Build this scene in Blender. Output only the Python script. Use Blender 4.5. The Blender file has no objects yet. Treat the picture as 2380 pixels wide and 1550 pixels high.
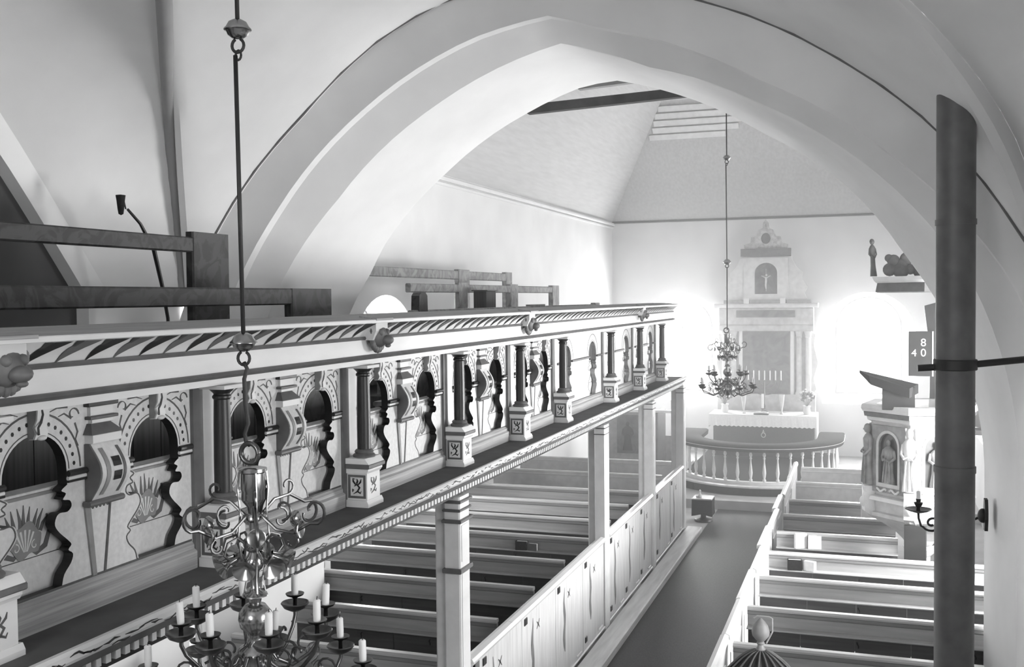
import bpy, bmesh, math, random
from mathutils import Vector, Matrix, geometry
PI = math.pi
rnd = random.Random(7)
S = bpy.context.scene
COL = S.collection

# ------------------------------------------------------------------ camera
CAM_POS = Vector((2.1, 0.0, 3.9))
TH, PIT, ROLL = math.radians(19.08), math.radians(-1.96), math.radians(0.57)
fwd = Vector((-math.sin(TH) * math.cos(PIT), math.cos(TH) * math.cos(PIT), math.sin(PIT)))
rgt = Vector((math.cos(TH), math.sin(TH), 0))
upv = rgt.cross(fwd)
r2 = rgt * math.cos(ROLL) - upv * math.sin(ROLL)
u2 = rgt * math.sin(ROLL) + upv * math.cos(ROLL)
cam = bpy.data.cameras.new('camera')
cam.sensor_width = 36.0
cam.lens = 36.0 * 2400 / 2380
cam.clip_start = 0.05
cam.clip_end = 200
camo = bpy.data.objects.new('camera', cam)
COL.objects.link(camo)
M = Matrix.Identity(4)
for i in range(3):
    M[i][0], M[i][1], M[i][2], M[i][3] = r2[i], u2[i], -fwd[i], CAM_POS[i]
camo.matrix_world = M
S.camera = camo

# ------------------------------------------------------------------ world, daylight, exposure
W = bpy.data.worlds.new('world')
S.world = W
W.use_nodes = True
W.node_tree.nodes['Background'].inputs[0].default_value = (1, 1, 1, 1)
W.node_tree.nodes['Background'].inputs[1].default_value = 3.0
S.view_settings.view_transform = 'Standard'
S.view_settings.look = 'None'
S.view_settings.exposure = 0.0
S.view_settings.gamma = 1.0
S.view_settings.use_curve_mapping = False


def area(name, loc, direction, sx, sy, power, spread=180):
    d = bpy.data.lights.new(name, 'AREA')
    d.shape = 'RECTANGLE'
    d.size, d.size_y = sx, sy
    d.energy = power
    d.spread = math.radians(spread)
    o = bpy.data.objects.new(name, d)
    COL.objects.link(o)
    o.location = loc
    o.rotation_euler = Vector(direction).to_track_quat('-Z', 'Y').to_euler()
    return o


# light outside each window, shining in through its panes; west one is added fill
HAZE, HAZE_G = .020, .58          # haze volume added for the window glare
area('daylight_altar_window', (2.09, 25.75, 2.65), (0, -1, 0), 1.7, 2.9, 700)
area('daylight_altar_window.001', (-2.26, 25.75, 2.65), (0, -1, 0), 1.7, 2.9, 850)
area('daylight_chancel_window', (4.75, 10.95, 2.65), (-1, 0, 0), 2.9, 1.8, 1550)
area('daylight_chancel_window.001', (4.75, 19.2, 2.65), (-1, 0, 0), 2.9, 1.8, 640)
area('daylight_chancel_window.002', (-4.75, 12.3, 2.65), (1, 0, 0), 2.9, 1.8, 300)
area('daylight_nave_window', (4.05, 3.6, 3.3), (-1, 0, 0), 3.2, 1.8, 140)
area('west_fill_light', (-.2, -2.25, 4.6), (0, 1, 0), 2.1, 2.5, 145)  # unseen west source added to brighten the west-facing surfaces

# ------------------------------------------------------------------ materials (black and white film: all greys)
MATS = {}


def mat(name, v, rough=.7, var=.10, scale=5.0, stretch=(1, 1, 1), bump=0.0, metal=0.0, coat=0.0, v2=None, dist=0.0, contrast=None, spec=.5):
    if name in MATS:
        return MATS[name]
    m = bpy.data.materials.new(name)
    m.use_nodes = True
    nt = m.node_tree
    b = nt.nodes['Principled BSDF']
    b.inputs['Roughness'].default_value = rough
    b.inputs['Metallic'].default_value = metal
    b.inputs['Coat Weight'].default_value = coat
    b.inputs['Specular IOR Level'].default_value = spec
    tc = nt.nodes.new('ShaderNodeTexCoord')
    mp = nt.nodes.new('ShaderNodeMapping')
    mp.inputs['Scale'].default_value = stretch
    nt.links.new(tc.outputs['Object'], mp.inputs['Vector'])
    n = nt.nodes.new('ShaderNodeTexNoise')
    n.inputs['Scale'].default_value = scale
    n.inputs['Detail'].default_value = 5
    n.inputs['Distortion'].default_value = dist
    nt.links.new(mp.outputs['Vector'], n.inputs['Vector'])
    cr = nt.nodes.new('ShaderNodeValToRGB')
    a, c = (v * (1 - var), v * (1 + var)) if v2 is None else (v, v2)
    lo, hi = contrast or (.3, .7)
    cr.color_ramp.elements[0].position = lo
    cr.color_ramp.elements[1].position = hi
    cr.color_ramp.elements[0].color = (a, a, a, 1)
    cr.color_ramp.elements[1].color = (min(c, 1), min(c, 1), min(c, 1), 1)
    nt.links.new(n.outputs['Fac'], cr.inputs['Fac'])
    nt.links.new(cr.outputs['Color'], b.inputs['Base Color'])
    if bump:
        bp = nt.nodes.new('ShaderNodeBump')
        bp.inputs['Strength'].default_value = bump
        bp.inputs['Distance'].default_value = .02
        nt.links.new(n.outputs['Fac'], bp.inputs['Height'])
        nt.links.new(bp.outputs['Normal'], b.inputs['Normal'])
    MATS[name] = m
    return m


PLASTER = mat('plaster', .80, .9, .05, 1.6, bump=.15)
PLASTER_SHADE = mat('plaster_painted_shade', .10, .9, .08, 1.6)  # lunette recess back: its shade is painted into a darker plaster
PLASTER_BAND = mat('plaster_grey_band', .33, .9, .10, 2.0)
PLASTER_DIM = mat('plaster_worn', .78, .9, .07, 1.2, bump=.15)
BOARDCEIL = mat('whitewashed_boards', .55, .85, .06, 3.0, (6, .6, 6))
CRACK = mat('dark_seam', .16, .9)
CARPET = mat('dark_carpet', .070, .62, .25, 60, bump=.1)
STONE = mat('stone_floor', .42, .8, .12, 3)
STEPW = mat('worn_step_wood', .68, .6, .15, 4, (4, .4, 4))
LEDGE = mat('grey_ledge_paint', .105, .9, .15, 5, spec=.2)
WHITE = mat('white_paint', .72, .45, .07, 7, (1, .3, 1))
POLISHED = mat('polished_white_cap', .74, .22, .06, 7, (1, .3, 1), coat=.5)
CREAM = mat('cream_paint', .62, .5, .10, 9, (1, .3, 1))
PANELW = mat('panel_white_paint', .64, .55, .09, 40)
DARK = mat('dark_paint', .024, .38, .2, 8)
BLACK = mat('black_paint', .010, .5, .2, 8)
GREY = mat('grey_paint', .115, .5, .2, 10)
MIDGREY = mat('mid_grey_paint', .25, .55, .2, 10)
LINE = mat('painted_line_grey', .085, .6, .2, 20)
SHELFW = mat('bare_grey_wood', .30, .65, .28, 3.0, (30, .8, 30))
PLINTHW = mat('grained_plinth_wood', .34, .5, .28, 3.0, (14, .7, 30))
LEAFGOLD = mat('dull_leafwork', .30, .6, v2=.62, scale=14, stretch=(1, .4, 1))
MARBLED = mat('marbled_bench_paint', .012, .5, v2=.038, scale=5, dist=2.5, contrast=(.45, .55))
MARBLED2 = mat('light_marbled_bench_paint', .16, .5, v2=.30, scale=5, dist=2.0, contrast=(.4, .6))
PEWUP = mat('pew_back_paint', .40, .42, .12, 3, (.6, 10, 10))
PEWMID = mat('pew_moulding_grey', .26, .45, .12, 3, (.6, 10, 10))
PEWLOW = mat('pew_lower_board_paint', .10, .5, .18, 3, (.6, 10, 10))
PEWCAP = mat('pew_cap_rail_paint', .55, .3, .08, 3, (.5, 10, 10), coat=.4)
FRONTW = mat('pew_front_paint', .50, .5, v2=.66, scale=5, stretch=(6, 6, .5))
STAIN = mat('worn_stain', .10, .7, v2=.24, scale=8, stretch=(3, 3, .6))
IRON = mat('dark_iron', .035, .5, .2, 6, metal=.3)
PIPE = mat('stove_pipe_iron', .13, .50, .25, 5, metal=.2)
BRASS = mat('brass', .42, .20, .12, 9, metal=1.0)
BRASSD = mat('tarnished_brass', .16, .28, .3, 9, metal=1.0)
WAX = mat('candle_wax', .80, .5, .04, 12)
CLOTHD = mat('dark_cloth', .028, .95, .2, 30, spec=.1)
CLOTHW = mat('white_linen', .78, .85, .05, 30)
GILT = mat('altarpiece_paint', .46, .5, .15, 9)
PICT = mat('old_oil_painting', .045, .45, v2=.13, scale=3.5, dist=1.5)
CARVED = mat('carved_wood', .13, .55, .35, 8)
FIGURE = mat('pulpit_carving', .20, .5, .35, 9)
LEAF = mat('leaf_green', .12, .6, .3, 10)
PETAL = mat('flower_petal', .70, .7, .1, 10)
PAPER = mat('book_paper', .75, .8, .05, 20)
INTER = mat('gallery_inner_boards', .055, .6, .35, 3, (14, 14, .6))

m = bpy.data.materials.new('window_glass')
m.use_nodes = True
nt = m.node_tree
nt.nodes.remove(nt.nodes['Principled BSDF'])
tr = nt.nodes.new('ShaderNodeBsdfTransparent')
gl = nt.nodes.new('ShaderNodeBsdfGlossy')
gl.inputs['Roughness'].default_value = .05
mx = nt.nodes.new('ShaderNodeMixShader')
mx.inputs[0].default_value = .04
nt.links.new(tr.outputs[0], mx.inputs[1])
nt.links.new(gl.outputs[0], mx.inputs[2])
nt.links.new(mx.outputs[0], nt.nodes['Material Output'].inputs[0])
GLASS = m

# ------------------------------------------------------------------ mesh helpers
OFF = {}


def off(o):
    return OFF.get(o.name, Vector((0, 0, 0))) if o else Vector((0, 0, 0))


class MB:
    def __init__(s):
        s.v, s.f, s.m = [], [], []

    def add(s, vs, fs, mi=0):
        b = len(s.v)
        s.v += [tuple(p) for p in vs]
        s.f += [tuple(b + i for i in f) for f in fs]
        s.m += ([mi] * len(fs)) if isinstance(mi, int) else list(mi)
        return s

    def box(s, x0, x1, y0, y1, z0, z1, mi=0):
        vs = [(x, y, z) for x in (x0, x1) for y in (y0, y1) for z in (z0, z1)]
        return s.add(vs, [(0, 1, 3, 2), (4, 6, 7, 5), (0, 4, 5, 1), (2, 3, 7, 6), (0, 2, 6, 4), (1, 5, 7, 3)], mi)

    def bbox(s, x0, x1, y0, y1, z0, z1, c=.008, mi=0):
        """box with chamfered edges along its longest axis"""
        d = [x1 - x0, y1 - y0, z1 - z0]
        ax = d.index(max(d))
        lims = [(x0, x1), (y0, y1), (z0, z1)]
        a, b = [i for i in range(3) if i != ax]
        (a0, a1), (b0, b1) = lims[a], lims[b]
        c = min(c, (a1 - a0) * .45, (b1 - b0) * .45)
        poly = [(a0 + c, b0), (a1 - c, b0), (a1, b0 + c), (a1, b1 - c), (a1 - c, b1), (a0 + c, b1), (a0, b1 - c), (a0, b0 + c)]
        vs = []
        for t in lims[ax]:
            for p in poly:
                q = [0, 0, 0]
                q[ax], q[a], q[b] = t, p[0], p[1]
                vs.append(q)
        n = 8
        fs = [(i, (i + 1) % n, n + (i + 1) % n, n + i) for i in range(n)] + [tuple(range(n)), tuple(range(n, 2 * n))]
        return s.add(vs, fs, mi)

    def extr(s, poly, axis, a0, a1, mi=0, caps=True):
        """extrude a 2-D polygon (list of pairs, the two other axes in order) along axis"""
        n = len(poly)
        oth = [i for i in range(3) if i != axis]
        vs = []
        for t in (a0, a1):
            for p in poly:
                q = [0, 0, 0]
                q[axis], q[oth[0]], q[oth[1]] = t, p[0], p[1]
                vs.append(q)
        fs = [(i, (i + 1) % n, n + (i + 1) % n, n + i) for i in range(n)]
        s.add(vs, fs, mi)
        if caps:
            tri = geometry.tessellate_polygon([[Vector((p[0], p[1], 0)) for p in poly]])
            s.add(vs, [t for t in tri] + [tuple(n + i for i in t) for t in tri], mi)
        return s

    def plate(s, outer, holes, axis, a0, a1, mf=0, ms=0):
        """flat plate with holes, thickness a0..a1 along axis; a0 == a1 gives one sheet"""
        loops = [outer] + holes
        tri = geometry.tessellate_polygon([[Vector((p[0], p[1], 0)) for p in l] for l in loops])
        flat = [p for l in loops for p in l]
        oth = [i for i in range(3) if i != axis]

        def v3(p, t):
            q = [0, 0, 0]
            q[axis], q[oth[0]], q[oth[1]] = t, p[0], p[1]
            return q
        s.add([v3(p, a0) for p in flat], tri, mf)
        if a1 != a0:
            s.add([v3(p, a1) for p in flat], tri, mf)
            for l in loops:
                n = len(l)
                vs = [v3(p, a0) for p in l] + [v3(p, a1) for p in l]
                s.add(vs, [(i, (i + 1) % n, n + (i + 1) % n, n + i) for i in range(n)], ms)
        return s

    def loft(s, rows, mi=0, closed=False):
        n = len(rows[0])
        vs = [p for r in rows for p in r]
        fs = []
        for j in range(len(rows) - 1):
            for i in range(n if closed else n - 1):
                k = (i + 1) % n
                fs.append((j * n + i, j * n + k, (j + 1) * n + k, (j + 1) * n + i))
        return s.add(vs, fs, mi)

    def lathe(s, prof, cx=0, cy=0, seg=20, mi=0, sx=1, sy=1):
        rows = []
        for r, z in prof:
            rows.append([(cx + r * sx * math.cos(2 * PI * i / seg), cy + r * sy * math.sin(2 * PI * i / seg), z) for i in range(seg)])
        return s.loft(rows, mi, True)

    def tube(s, pts, r, seg=8, mi=0, cap=True):
        pts = [Vector(p) for p in pts]
        n = len(pts)
        rr = r if hasattr(r, '__len__') else [r] * n
        rows = []
        ref = None
        for i, p in enumerate(pts):
            t = (pts[min(i + 1, n - 1)] - pts[max(i - 1, 0)])
            t = t.normalized() if t.length > 1e-9 else Vector((0, 0, 1))
            if ref is None:
                ref = Vector((0, 0, 1)) if abs(t.z) < .9 else Vector((1, 0, 0))
            a = (ref - t * ref.dot(t))
            a = a.normalized() if a.length > 1e-6 else t.orthogonal().normalized()
            ref = a
            b = t.cross(a)
            rows.append([p + (a * math.cos(2 * PI * k / seg) + b * math.sin(2 * PI * k / seg)) * rr[i] for k in range(seg)])
        base = len(s.v)
        s.loft(rows, mi, True)
        if cap:
            s.f += [tuple(base + k for k in range(seg)), tuple(base + (n - 1) * seg + k for k in range(seg))]
            s.m += [mi, mi]
        return s

    def ball(s, c, r, seg=12, rings=8, mi=0, sc=(1, 1, 1)):
        rows = []
        for j in range(rings + 1):
            a = PI * j / rings
            rr = max(math.sin(a), .001)
            rows.append([(c[0] + r * sc[0] * rr * math.cos(2 * PI * i / seg), c[1] + r * sc[1] * rr * math.sin(2 * PI * i / seg), c[2] + r * sc[2] * math.cos(a)) for i in range(seg)])
        return s.loft(rows, mi, True)

    def ribbon(s, pts, w, x, mi=0, th=.003, axis=0):
        """flat painted strip on a plane of constant x (pts are (y, z))"""
        n = len(pts)
        ww = w if hasattr(w, '__len__') else [w] * n
        A, B = [], []
        for i in range(n):
            p0, p1 = pts[max(i - 1, 0)], pts[min(i + 1, n - 1)]
            dy, dz = p1[0] - p0[0], p1[1] - p0[1]
            l = math.hypot(dy, dz) or 1
            ny, nz = -dz / l * ww[i] / 2, dy / l * ww[i] / 2
            A.append((pts[i][0] + ny, pts[i][1] + nz))
            B.append((pts[i][0] - ny, pts[i][1] - nz))

        def v3(p, t):
            return (t, p[0], p[1]) if axis == 0 else (p[0], t, p[1])
        f = [v3(p, x + th) for p in A] + [v3(p, x + th) for p in B]
        g = [v3(p, x) for p in A] + [v3(p, x) for p in B]
        fs = [(i, i + 1, n + i + 1, n + i) for i in range(n - 1)]
        s.add(f, fs, mi)
        s.add(f + g, [(i, i + 1, 2 * n + i + 1, 2 * n + i) for i in range(n - 1)] + [(n + i, n + i + 1, 3 * n + i + 1, 3 * n + i) for i in range(n - 1)], mi)
        return s

    def patch(s, poly, x, th=.003, mi=0, axis=0):
        """thin flat painted shape on a plane of constant x or y"""
        return s.extr(poly, axis, x, x + th, mi)

    def build(s, name, mats, parent=None, smooth=False, kind=None):
        o_ = off(parent)
        me = bpy.data.meshes.new(name)
        me.from_pydata([(p[0] - o_.x, p[1] - o_.y, p[2] - o_.z) for p in s.v], [], s.f)
        if not isinstance(mats, (list, tuple)):
            mats = [mats]
        for mm in mats:
            me.materials.append(mm)
        me.polygons.foreach_set('material_index', s.m)
        bm = bmesh.new()
        bm.from_mesh(me)
        bmesh.ops.remove_doubles(bm, verts=bm.verts, dist=1e-5)
        bmesh.ops.recalc_face_normals(bm, faces=bm.faces)
        bm.to_mesh(me)
        bm.free()
        if smooth:
            me.polygons.foreach_set('use_smooth', [True] * len(me.polygons))
            if smooth is not True:
                me.set_sharp_from_angle(angle=math.radians(smooth))
        o = bpy.data.objects.new(name, me)
        COL.objects.link(o)
        if parent:
            o.parent = parent
        OFF[o.name] = o_
        if kind:
            o['kind'] = kind
        return o


def tag(o, label, cat, group=None, kind=None):
    o['label'] = label
    o['category'] = cat
    if group:
        o['group'] = group
    if kind:
        o['kind'] = kind
    return o


def thing(name, label, cat, loc=(0, 0, 0), group=None):
    o = bpy.data.objects.new(name, None)
    COL.objects.link(o)
    o.location = loc
    o.empty_display_size = .1
    OFF[o.name] = Vector(loc)
    return tag(o, label, cat, group)


def struct(o):
    o['kind'] = 'structure'
    return o


def piece(o, loc, parent=None, rotz=None):
    """a copy of one piece, sharing its mesh"""
    c = o.copy()
    COL.objects.link(c)
    c.parent = parent if parent else o.parent
    c.location = Vector(loc)
    if rotz is not None:
        c.rotation_euler = (0, 0, rotz)
    return c


def dup(root, loc, label=None, group=None, rotz=0):
    r = root.copy()
    COL.objects.link(r)
    r.location = loc
    r.rotation_euler = (0, 0, rotz)
    if label:
        r['label'] = label
    if group:
        r['group'] = group
    for ch in list(root.children):
        c = ch.copy()
        COL.objects.link(c)
        c.parent = r
        for g in list(ch.children):
            d = g.copy()
            COL.objects.link(d)
            d.parent = c
    return r


def arch_poly(c, hw, zb, zs, n=20, rise=None):
    """arched outline: (u, z) from lower left round to lower right"""
    rise = rise or hw
    p = [(c - hw, zb)]
    for i in range(n + 1):
        a = PI - PI * i / n
        p.append((c + hw * math.cos(a), zs + rise * math.sin(a)))
    p.append((c + hw, zb))
    return p


def spiral(cx, cz, r0, r1, a0, a1, n=16):
    return [(cx + (r0 + (r1 - r0) * t) * math.cos(a0 + (a1 - a0) * t), cz + (r0 + (r1 - r0) * t) * math.sin(a0 + (a1 - a0) * t)) for t in [i / n for i in range(n + 1)]]


def interp(xs, ys, x):
    if x <= xs[0]:
        return ys[0]
    for i in range(len(xs) - 1):
        if x <= xs[i + 1]:
            t = (x - xs[i]) / (xs[i + 1] - xs[i])
            return ys[i] + (ys[i + 1] - ys[i]) * t
    return ys[-1]


# ------------------------------------------------------------------ the setting
XL, XR, YE, ZW = -3.9, 3.9, 25.0, 5.75          # chancel walls
struct(MB().box(-4.6, 4.6, -1.7, 26, -.12, 0).build('floor', STONE))
struct(MB().box(-3.9, 3.9, 18.95, 25, 0, .17).build('floor', STONE))

RINGS = {
    'outer': [(0, 3.74), (32.5, 3.737), (46.7, 3.796), (58.3, 3.824), (75, 3.907), (92, 4.05), (103.8, 4.098), (113.2, 4.039), (126.6, 3.899), (145.3, 3.862), (180, 3.86)],
    'second': [(0, 3.45), (28, 3.56), (46.7, 3.50), (65.4, 3.497), (74.8, 3.578), (86.8, 3.70), (93, 3.83), (102.8, 3.801), (121, 3.682), (139, 3.588), (180, 3.50)],
    'third': [(0, 3.22), (30, 3.36), (48, 3.37), (65, 3.39), (81.4, 3.475), (93, 3.69), (101.9, 3.607), (112, 3.512), (132.5, 3.37), (149, 3.36), (180, 3.25)],
    'far': [(0, 3.115), (15.8, 3.13), (38, 3.15), (50.4, 3.235), (67, 3.308), (81.8, 3.486), (90.3, 3.60), (95.9, 3.573), (104, 3.475), (121.5, 3.306), (138, 3.215), (144, 3.161), (180, 3.14)],
}


def ring(name, y, angs):
    xs, ys = zip(*RINGS[name])
    return [(-.1 + interp(xs, ys, a) * math.cos(math.radians(a)), y, 2.3 + interp(xs, ys, a) * math.sin(math.radians(a))) for a in angs]


ANG = [180 - i * 3 for i in range(61)]


def legged(r):
    return [(r[0][0], r[0][1], 0)] + r + [(r[-1][0], r[-1][1], 0)]


arch = MB()
rows = [ring('outer', 7.7, ANG), ring('outer', 7.72, ANG), [(a[0] * .55 + b[0] * .45, 7.80, a[2] * .55 + b[2] * .45) for a, b in zip(ring('outer', 7.7, ANG), ring('second', 7.9, ANG))],
        ring('second', 7.88, ANG), ring('second', 7.98, ANG), ring('third', 8.22, ANG), ring('third', 8.30, ANG)]
rows += [[tuple(p + (q - p) * t for p, q in zip(a, b)) for a, b in zip(ring('third', 8.3, ANG), ring('far', 9.4, ANG))] for t in (.25, .5, .75, .96)]
rows += [ring('far', 9.4, ANG)]
arch.loft([legged(r) for r in rows])
fr = ring('far', 9.4, ANG)
outl = [(XL - .3, 0), (fr[0][0], 0)] + [(p[0], p[2]) for p in fr] + [(fr[-1][0], 0), (XR + .3, 0), (XR + .3, 8.5), (XL - .3, 8.5)]
arch.plate(outl, [], 1, 9.4, 9.4)
wm = struct(arch.build('wall_middle', PLASTER, smooth=28))
MB().tube([(p[0], p[1] - .012, p[2]) for p in ring('outer', 7.7, ANG[8:54])], .011, 6).build('seam', CRACK, wm)

# groin vault over the nave bay
cx0, yc0, Wv, Lv, zs0, hv = -.22, 3.0, 3.42, 4.6, 3.7, 2.7


def vz(t):
    return zs0 + hv * math.sqrt(max(0, 1 - t * t))


_ro = sorted((p[0], p[2]) for p in ring('outer', 7.7, [156 - i * 2 for i in range(65)]))


def zfar(s, t):
    """far severy: barrel easing into the arch ring"""
    x = cx0 + Wv * s * t
    return vz(abs(s * t)) + t ** 5 * (interp([q[0] for q in _ro], [q[1] for q in _ro], cx0 + Wv * s) - vz(abs(s)))


ceil = MB()
N = 28
ts = [math.sin(PI / 2 * i / N) for i in range(N + 1)]
ss = [math.sin(PI / 2 * (i / N * 2 - 1)) for i in range(N + 1)]
for sg in (1, -1):
    rows = [[(cx0 + Wv * s * t, yc0 + sg * (Lv + (.1 * t ** 8 if sg > 0 else 0)) * t, zfar(s, t) if sg > 0 else vz(abs(s * t))) for s in ss] for t in ts]
    ceil.loft(rows)


def wallarch(y):
    d = abs(y - yc0)
    a, b = 4.0 + 1.27 * (3.78 - d), 6.0
    return min(a, b) - .25 * math.exp(-abs(a - b) * 2)


for sg in (-1, 1):
    rows = []
    for k in range(9):
        t = k / 8
        r = []
        for s in [math.sin(PI / 2 * (i / 36 * 2 - 1)) for i in range(37)]:
            p = Vector((cx0 + sg * Wv * abs(s), yc0 + (Lv + (.1 * s ** 8 if s > 0 else 0)) * s, zfar(sg, s) if s > 0 else vz(abs(s))))
            yw = yc0 + 3.82 * s
            q = Vector((cx0 + sg * (Wv + .05), yw, max(wallarch(yw), 3.75)))
            v = p.lerp(q, t)
            v.z += .25 * math.sin(PI * t) * (1 - abs(s)) ** .5
            r.append(tuple(v))
        rows.append(r)
    ceil.loft(rows)
cl = struct(ceil.build('ceiling', PLASTER_DIM, smooth=35))
# grey groin rib, darker than the vault, left far crease
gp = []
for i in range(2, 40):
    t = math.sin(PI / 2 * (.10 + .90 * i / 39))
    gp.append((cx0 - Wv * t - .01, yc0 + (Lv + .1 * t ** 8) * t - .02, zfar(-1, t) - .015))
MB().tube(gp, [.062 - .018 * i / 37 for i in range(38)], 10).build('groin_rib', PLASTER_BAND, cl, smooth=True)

# nave side walls with the lunette recess on the left
xl = cx0 - Wv - .05
ys = [6.80 - i * .19 for i in range(41)]
up = [(y, wallarch(y) + .05) for y in ys]
rec = [(y, wallarch(y) - .27 - .05 * abs(y - yc0) / 3.8) for y in [6.58 - i * .19 for i in range(38)]]
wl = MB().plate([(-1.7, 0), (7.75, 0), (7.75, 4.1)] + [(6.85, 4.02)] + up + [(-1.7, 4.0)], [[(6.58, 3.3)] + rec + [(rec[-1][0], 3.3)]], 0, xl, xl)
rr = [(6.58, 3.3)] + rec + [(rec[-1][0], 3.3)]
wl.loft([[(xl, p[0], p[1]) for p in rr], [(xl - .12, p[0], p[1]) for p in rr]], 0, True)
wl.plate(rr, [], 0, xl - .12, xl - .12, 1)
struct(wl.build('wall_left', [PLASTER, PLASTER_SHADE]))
xr = cx0 + Wv + .05


# windows --------------------------------------------------------------
def lowpts(axis, plane, outl, d):
    return [((plane + d, p[0], p[1]) if axis == 0 else (p[0], plane + d, p[1])) for p in outl]


def make_window(n, axis, plane, sgn, c, hin=1.02, zb=1.38, zs=2.96, hout=.715, zb2=1.60, zs2=3.12, depth=.55, rise=None, rise2=None):
    """splayed arched window; sgn is the outward direction along the axis"""
    A = arch_poly(c, hin, zb, zs, 22, rise or hin * .98)
    Bo = arch_poly(c, hout, zb2, zs2, 22, rise2 or hout)
    rv = MB().loft([lowpts(axis, plane, A, 0), lowpts(axis, plane, Bo, sgn * depth)], 0, True)
    w = struct(rv.build('window_%d' % n, PLASTER, smooth=30))
    g = sgn * (depth - .02)
    fr = MB()
    inn = arch_poly(c, hout - .05, zb2 + .05, zs2, 22, (rise2 or hout) - .05)

    def fb(poly, d0, d1, mb):
        mb.extr(poly, axis, plane + min(d0, d1), plane + max(d0, d1))
    f = MB().plate(Bo, [inn], axis, plane + g - .03, plane + g + .03)
    f.build('window_frame', WHITE, w)
    for u0, u1, z0, z1 in ((c - .025, c + .025, zb2 + .05, zs2 + (rise2 or hout) - .05), (c - hout + .04, c + hout - .04, zs2 - .035, zs2 + .035),
                           (c - hout + .04, c + hout - .04, zb2 + (zs2 - zb2) * .36, zb2 + (zs2 - zb2) * .36 + .028), (c - hout + .04, c + hout - .04, zb2 + (zs2 - zb2) * .68, zb2 + (zs2 - zb2) * .68 + .028)):
        b = MB()
        if axis == 0:
            b.box(plane + g - .02, plane + g + .02, u0, u1, z0, z1)
        else:
            b.box(u0, u1, plane + g - .02, plane + g + .02, z0, z1)
        b.build('glazing_bar', WHITE, w)
    zz = [zb2 + .04, zb2 + (zs2 - zb2) * .36 + .01, zb2 + (zs2 - zb2) * .68 + .01, zs2]
    for a, b_ in ((c - hout + .04, c), (c, c + hout - .04)):
        for z0, z1 in zip(zz, zz[1:]):
            MB().extr([(a, z0), (b_, z0), (b_, z1), (a, z1)], axis, plane + g - .004, plane + g + .004).build('pane', GLASS, w)
    R2 = (rise2 or hout) - .04
    q1 = [(c, zs2)] + [(c + (hout - .04) * math.cos(a), zs2 + R2 * math.sin(a)) for a in [PI / 2 * i / 8 for i in range(9)]]
    q2 = [(2 * c - p[0], p[1]) for p in q1]
    for q in (q1, q2):
        MB().extr(q, axis, plane + g - .004, plane + g + .004).build('pane', GLASS, w)
    return A


hE = [make_window(1, 1, YE, 1, 2.09), make_window(2, 1, YE, 1, -2.26)]
we = struct(MB().plate([(XL, 0), (XR, 0), (XR, ZW), (XL, ZW)], hE, 1, YE, YE).build('wall_end', PLASTER))
hL = [make_window(3, 0, XL, -1, 12.3)]
struct(MB().plate([(9.4, 0), (YE, 0), (YE, ZW), (9.4, ZW)], hL, 0, XL, XL).build('wall_left', PLASTER))
hR = [make_window(4, 0, XR, 1, 10.95), make_window(5, 0, XR, 1, 19.2)]
struct(MB().plate([(9.4, 0), (YE, 0), (YE, ZW), (9.4, ZW)], hR, 0, XR, XR).build('wall_right', PLASTER))
hN = [make_window(6, 0, xr, 1, 3.6, hin=1.3, zb=1.5, zs=3.3, hout=1.0, zb2=1.7, zs2=3.4)]
upr = [(y, wallarch(y) + .05) for y in ys]
struct(MB().plate([(-1.7, 0), (7.75, 0), (7.75, 4.1), (6.85, 4.02)] + upr + [(-1.7, 4.0)], hN, 0, xr, xr).build('wall_right', PLASTER))
hB = [make_window(7, 1, -1.6, -1, -.2, hin=1.2, zb=3.3, zs=4.6, hout=.95, zb2=3.45, zs2=4.65, depth=.5)]  # unseen west window, added to let in fill light
struct(MB().plate([(-4.3, 0), (4.3, 0), (4.3, 7), (-4.3, 7)], hB, 1, -1.6, -1.6).build('wall_back', PLASTER_DIM))
# wall tops over the nave walls (closing the shell)
struct(MB().box(-4.4, xl - .01, -1.7, 7.7, 6.6, 6.7).box(xr + .01, 4.4, -1.7, 7.7, 6.6, 6.7).build('ceiling', PLASTER_DIM))

# boarded chancel ceiling: steep sides, flat top
zt, xt, yt = 8.18, 2.2, 22.57
cc = MB()
cc.add([(XL, 9.4, ZW), (XL, YE, ZW), (-xt, yt, zt), (-xt, 9.4, zt)], [(0, 1, 2, 3)])
cc.add([(XR, 9.4, ZW), (XR, YE, ZW), (xt, yt, zt), (xt, 9.4, zt)], [(0, 1, 2, 3)])
cc.add([(XL, YE, ZW), (XR, YE, ZW), (xt, yt, zt), (-xt, yt, zt)], [(0, 1, 2, 3)])
cc.add([(-xt, 9.4, zt), (xt, 9.4, zt), (xt, yt, zt), (-xt, yt, zt)], [(0, 1, 2, 3)])
c2 = struct(cc.build('ceiling', BOARDCEIL))
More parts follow.
